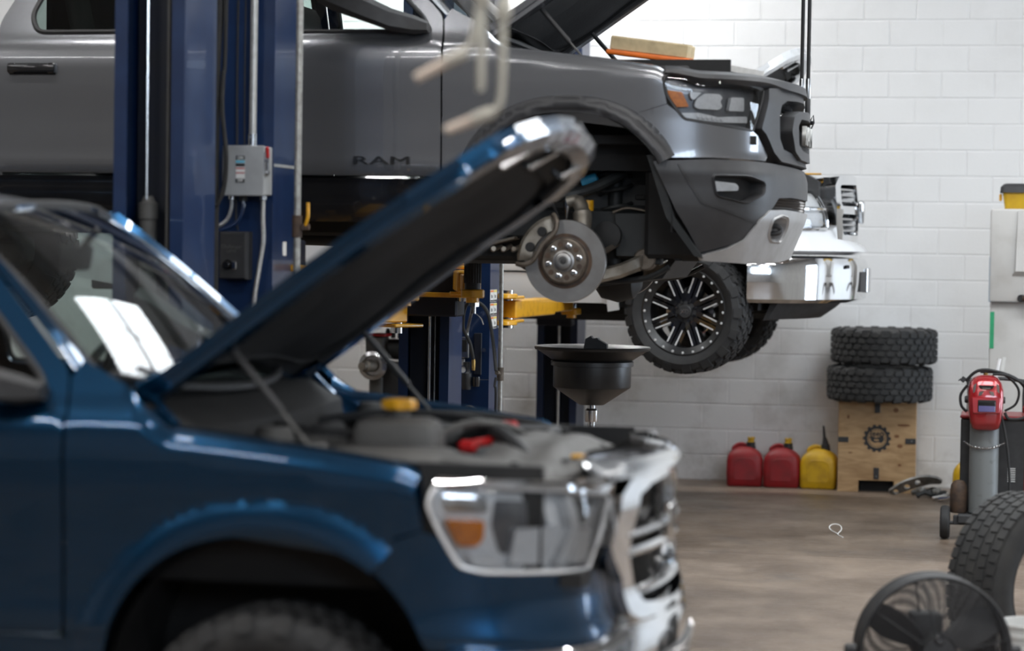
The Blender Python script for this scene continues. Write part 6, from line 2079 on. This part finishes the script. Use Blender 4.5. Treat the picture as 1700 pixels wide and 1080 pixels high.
# ------------------------------------------------------------------ pale lift column at the right edge
RP = thing('lift_column', 'pale column with light blue carriage cover at the right edge', 'lift column', (-.03, 17.72, 0))
def build_pale():
    t = RP
    w, d = .22, .22
    MB().box((0, 0, 1.05), (2 * w, 2 * d, 2.1), .012, seg=2).build('post', 'column_white', t)
    MB().box((0, 0, .01), (.6, .6, .02), .004).build('base_plate', 'column_white', t)
    k = MB()
    k.box((.02, -.02, 1.83), (2 * w + .06, 2 * d + .08, .66), .02, seg=2)
    c = k.build('carriage_cover', 'column_white', t)
    MB().box((.02, -.265, 1.66), (2 * w + .064, .012, .32), .004).build('cover_band', 'column_skyblue', c)
    k = MB()
    k.loft([[(-.04, -.268, 2.15), (.08, -.268, 2.15), (.08, -.30, 2.15), (-.04, -.30, 2.15)], [(-.06, -.27, 1.72), (.10, -.27, 1.72), (.09, -.32, 1.72), (-.05, -.32, 1.72)], [(-.08, -.27, 1.68), (.12, -.27, 1.68), (.12, -.275, 1.68), (-.08, -.275, 1.68)]])
    k.build('pressed_rib', 'column_white', c)
    lb = MB().box((-.085, -.273, 1.585), (.13, .002, .04)).build('caution_label', 'paper_white', c)
    lettering('caution', 'red_plastic', lb, Matrix.Translation((-.085, -.2745, 1.585)) @ FACE_NY @ Matrix.Scale(.78, 4))
    MB().box((-.205, -.222, 1.30), (.03, .004, .26)).build('green_tape', 'tape_green', t)
    MB().box((-.12, -.223, 1.06), (.025, .003, .10), rot=(0, R(8), 0)).build('paper_tag', 'paper_white', t)
    MB().cyl((.01, -.27, 1.53), (-.01, -.33, 1.53), .026, 14).build('hose_fitting', 'black_plastic', t)
build_pale()
tag(MB().tube(spline([(-.02, 17.39, 1.53), (.05, 17.36, 1.525), (.16, 17.36, 1.49), (.30, 17.38, 1.44)], 6), .020, 10).build('hydraulic_hose', 'rust_steel'), 'dark brown hose leaving the pale column to the right', 'hose')
TB = thing('parts_bin', 'amber plastic bin with dark lid on top of the pale column cover', 'bin', (.02, 17.70, 2.162))
def build_bin():
    k = MB()
    k.loft([[Vector((q[0] * s, q[1] * s, z)) for q in rounded([(-.20, -.17), (.20, -.17), (.20, .17), (-.20, .17)], .03)] for z, s in ((0, .92), (.10, 1.0), (.12, 1.0))])
    k.build('bin_body', 'spout_yellow', TB)
    k = MB()
    k.loft([[Vector((q[0] * s, q[1] * s, z)) for q in rounded([(-.20, -.17), (.20, -.17), (.20, .17), (-.20, .17)], .03)] for z, s in ((.115, 1.10), (.155, 1.08), (.175, .98), (.18, .9))])
    k.build('lid', 'grey_plastic', TB)
    MB().box((-.215, -.10, .08), (.02, .06, .05), .006).build('clip', 'lift_yellow', TB)
build_bin()

# ------------------------------------------------------------------ near right: fan, tire, bucket, zip tie
FN = thing('floor_fan', 'round black wire-guard floor fan in the lower right corner', 'fan', (-.309, 8.99, 0), R(14))
def build_fan():
    t = FN
    c = Vector((0, 0, .375))
    r = .275
    k = MB()
    for y in (-.055, .075):
        k.tube([(r * math.cos(a), y, c.z + r * math.sin(a)) for a in np.linspace(0, 2 * math.pi, 65)[:-1]], .008, 8, closed=True)
    k.lathe([(r, -.055), (r + .004, -.05), (r + .004, .07), (r, .075)], c, (0, 1, 0), 64)
    k.build('guard_band', 'black_plastic', t)
    for (y0, sg, nm) in ((-.055, -1, 'front_guard'), (.075, 1, 'rear_guard')):
        g = MB()
        for i in range(28):
            rr = .075 + (r - .085) * i / 27
            bulge = y0 + sg * .055 * math.sqrt(max(0, 1 - (rr / r) ** 2))
            g.tube([(rr * math.cos(a), bulge, c.z + rr * math.sin(a)) for a in np.linspace(0, 2 * math.pi, 49)[:-1]], .0015, 4, closed=True)
        go = tag(g.build(nm, 'grey_plastic', t), kind='stuff')
        for q in range(8):
            a = 2 * math.pi * q / 8 + .2
            pts = [((rr) * math.cos(a), y0 + sg * .057 * math.sqrt(max(0, 1 - (rr / r) ** 2)), c.z + rr * math.sin(a)) for rr in (.06, .12, .18, .23, r)]
            MB().tube(pts, .0035, 6).build('guard_spoke', 'black_plastic', go)
    k = MB()
    k.lathe([(0, .12), (.06, .118), (.072, .10), (.075, .07), (.04, .06), (0, .06)], c, (0, -1, 0), 28)
    k.build('guard_badge', 'black_plastic', t)
    k = MB()
    k.lathe([(0, 0), (.05, 0), (.06, .02), (.06, .10), (.05, .12), (0, .12)], c + Vector((0, .06, 0)), (0, 1, 0), 28)
    k.box((0, .14, c.z + .06), (.12, .11, .13), .02, seg=2)
    k.build('motor', 'black_plastic', t)
    k = MB()
    k.lathe([(0, .006), (.016, .006), (.02, 0)], c + Vector((0, -.121, .055)), (0, -1, 0), 16)
    k.build('knob', 'gloss_black', t)
    for q in range(3):
        a = 2 * math.pi * q / 3 + .5
        rings = []
        for i in range(7):
            rr = .05 + .20 * i / 6
            wd = .030 + .035 * math.sin(math.pi * i / 6 * .8)
            pt = R(38 - 18 * i / 6)
            u = Vector((math.cos(a), 0, math.sin(a)))
            v = Vector((-math.sin(a), 0, math.cos(a)))
            n = Vector((0, 1, 0))
            ctr = c + u * rr + n * .01
            e = v * math.cos(pt) + n * math.sin(pt)
            f = n * math.cos(pt) - v * math.sin(pt)
            rings.append([ctr - e * wd + f * .004, ctr + f * .009, ctr + e * wd + f * .004, ctr + e * wd - f * .001, ctr + f * .003, ctr - e * wd - f * .001])
        MB().loft(rings).build('blade', 'grey_plastic', t)
    k = MB()
    k.tube(spline([(-.30, .0, c.z), (-.31, 0, c.z - .15), (-.28, 0, .03), (0, 0, .018), (.28, 0, .03), (.31, 0, c.z - .15), (.30, 0, c.z)], 6), .014, 10)
    k.tube([(-.20, -.20, .014), (-.24, 0, .02), (-.20, .22, .014)], .014, 10)
    k.tube([(.20, -.20, .014), (.24, 0, .02), (.20, .22, .014)], .014, 10)
    k.build('stand', 'black_plastic', t)
    for s in (-1, 1):
        MB().lathe([(0, .04), (.018, .04), (.022, .034), (.022, 0), (0, 0)], (s * .285, 0, c.z), (s, 0, 0), 12).build('tilt_knob', 'black_plastic', t)
build_fan()
loose_tire('road tire standing upright behind the fan in the lower right', (.045, 10.65, .405), (0, 0, R(50)), .405, .285, .24, 46, 5, 'road', .010)
BU = thing('bucket', 'white plastic bucket behind the fan, cut by the right edge', 'bucket', (.07, 9.78, 0))
def build_bucket():
    k = MB()
    k.lathe([(0, .004), (.128, .004), (.130, .0), (.133, .02), (.147, .275), (.154, .278), (.154, .292), (.148, .295), (.149, .325), (.156, .328), (.156, .342), (.150, .345), (.151, .366), (.157, .370), (.157, .380), (.149, .380), (.146, .37), (.128, .012), (0, .012)], (0, 0, 0), (0, 0, 1), 48)
    k.build('pail', 'bucket_white', BU)
    MB().tube(spline([(-.150, .03, .335), (-.157, -.04, .26), (-.12, -.12, .20), (0, -.16, .18), (.12, -.12, .20), (.157, -.04, .26), (.150, .03, .335)], 6), .0025, 6).build('bail_handle', 'dull_chrome', BU)
build_bucket()
zt = MB().tube(spline([(.02, .0, .006), (-.02, .05, .018), (-.042, .08, .036), (-.03, .10, .052), (.0, .10, .058), (.030, .08, .050), (.040, .03, .030), (.022, -.02, .010), (.03, -.06, .004), (.065, -.16, .003)], 6), .0032, 6)
zo = tag(zt.build('zip_tie', 'zip_tie'), 'small white looped zip tie lying on the concrete floor', 'zip tie')
zo.location = (-1.185, 15.77, 0)

# ------------------------------------------------------------------ things hanging from above
def service_hose(label, x, y, ztop, zfit, zend, hook):
    t = thing('service_hose', label, 'hose', (x, y, CEIL - .01), 0, 'hoses hanging in front of the grey truck')
    z0 = CEIL - .01
    MB().cyl((0, 0, 0), (0, 0, zfit + .12 - z0), .010, 12).build('rubber_hose', 'rubber', t)
    k = MB()
    k.lathe([(.012, .13), (.013, .12), (.013, .03), (.011, .02)], (0, 0, zfit - z0), (0, 0, 1), 14)
    k.build('crimp_sleeve', 'dull_chrome', t)
    k = MB()
    k.lathe([(.010, .03), (.0145, .02), (.0145, -.09), (.010, -.10)], (0, 0, zfit - z0), (0, 0, 1), 14)
    k.build('swivel_grip', 'black_plastic', t)
    k = MB()
    k.lathe([(.012, .02), (.016, .01), (.016, -.03), (.010, -.045)], (0, 0, zfit - .11 - z0), (0, 0, 1), 12)
    k.box((.012, 0, zfit - .10 - z0), (.04, .018, .022), .004)
    k.build('valve_body', 'dull_chrome' if hook else 'gloss_black', t)
    k = MB()
    k.tube(spline([(0, 0, zfit - .14 - z0), (0, 0, zend + .06 - z0), (-.006 if not hook else -.02, 0, zend + .02 - z0), (-.03, 0, zend - z0)], 6), .005, 10)
    k.build('nozzle_tube', 'steel_rod', t)
    MB().tube([(.014, 0, zfit - .09 - z0), (.03, 0, zfit - .06 - z0), (.034, 0, zfit - .10 - z0), (.02, 0, zfit - .13 - z0)], .004, 6).build('trigger', 'black_plastic', t)
    return t
service_hose('left of the two black service hoses with steel nozzles', -1.165, 12.62, 3.2, 2.60, 2.285, True)
service_hose('right of the two black service hoses with steel nozzles', -1.130, 12.60, 3.2, 2.60, 2.315, False)

# blurred dispensing handles hanging close to the camera
def dispense_gun(label, grip0, grip1, elbow, topz, blockz):
    t = thing('dispensing_gun', label, 'dispensing gun', (elbow[-1][0], elbow[-1][1], topz), 0, 'dispensing guns hanging over the blue truck')
    o = Vector(t.location)
    a, b = Vector(grip0) - o, Vector(grip1) - o
    d = (b - a)
    MB().tube([a, a + d * .12, a + d * .5, a + d * .88, b], [.010, .012, .013, .013, .011], 14).build('hand_grip', 'pale_grip', t)
    P = spline([Vector(grip1)] + [Vector(e) for e in elbow] + [Vector((elbow[-1][0], elbow[-1][1], topz))], 8)
    MB().tube([p - o for p in P], .0085, 12).build('pipe', 'pale_metal', t)
    MB().lathe([(0, .02), (.014, .02), (.016, .01), (.016, -.03), (.012, -.04)], b, (d.x, d.y, d.z), 14).build('joint', 'pale_metal', t)
    k = MB()
    k.box(Vector((elbow[-1][0], elbow[-1][1], blockz)) - o, (.035, .035, .05), .010, seg=2)
    k.build('swivel_block', 'pale_metal', t)
    return t
dispense_gun('rear blurred pale dispensing handle with a bent neck', (-1.445, 5.64, 2.232), (-1.345, 5.665, 2.288), [(-1.318, 5.67, 2.315), (-1.306, 5.673, 2.36), (-1.298, 5.675, 2.42), (-1.29, 5.677, 2.50)], CEIL - .005, 2.43)
dispense_gun('front blurred pale dispensing handle resting on the raised blue hood', (-1.371, 5.65, 2.108), (-1.278, 5.674, 2.148), [(-1.248, 5.68, 2.17), (-1.241, 5.684, 2.25), (-1.243, 5.690, 2.38), (-1.243, 5.693, 2.6)], CEIL - .005, 2.40)
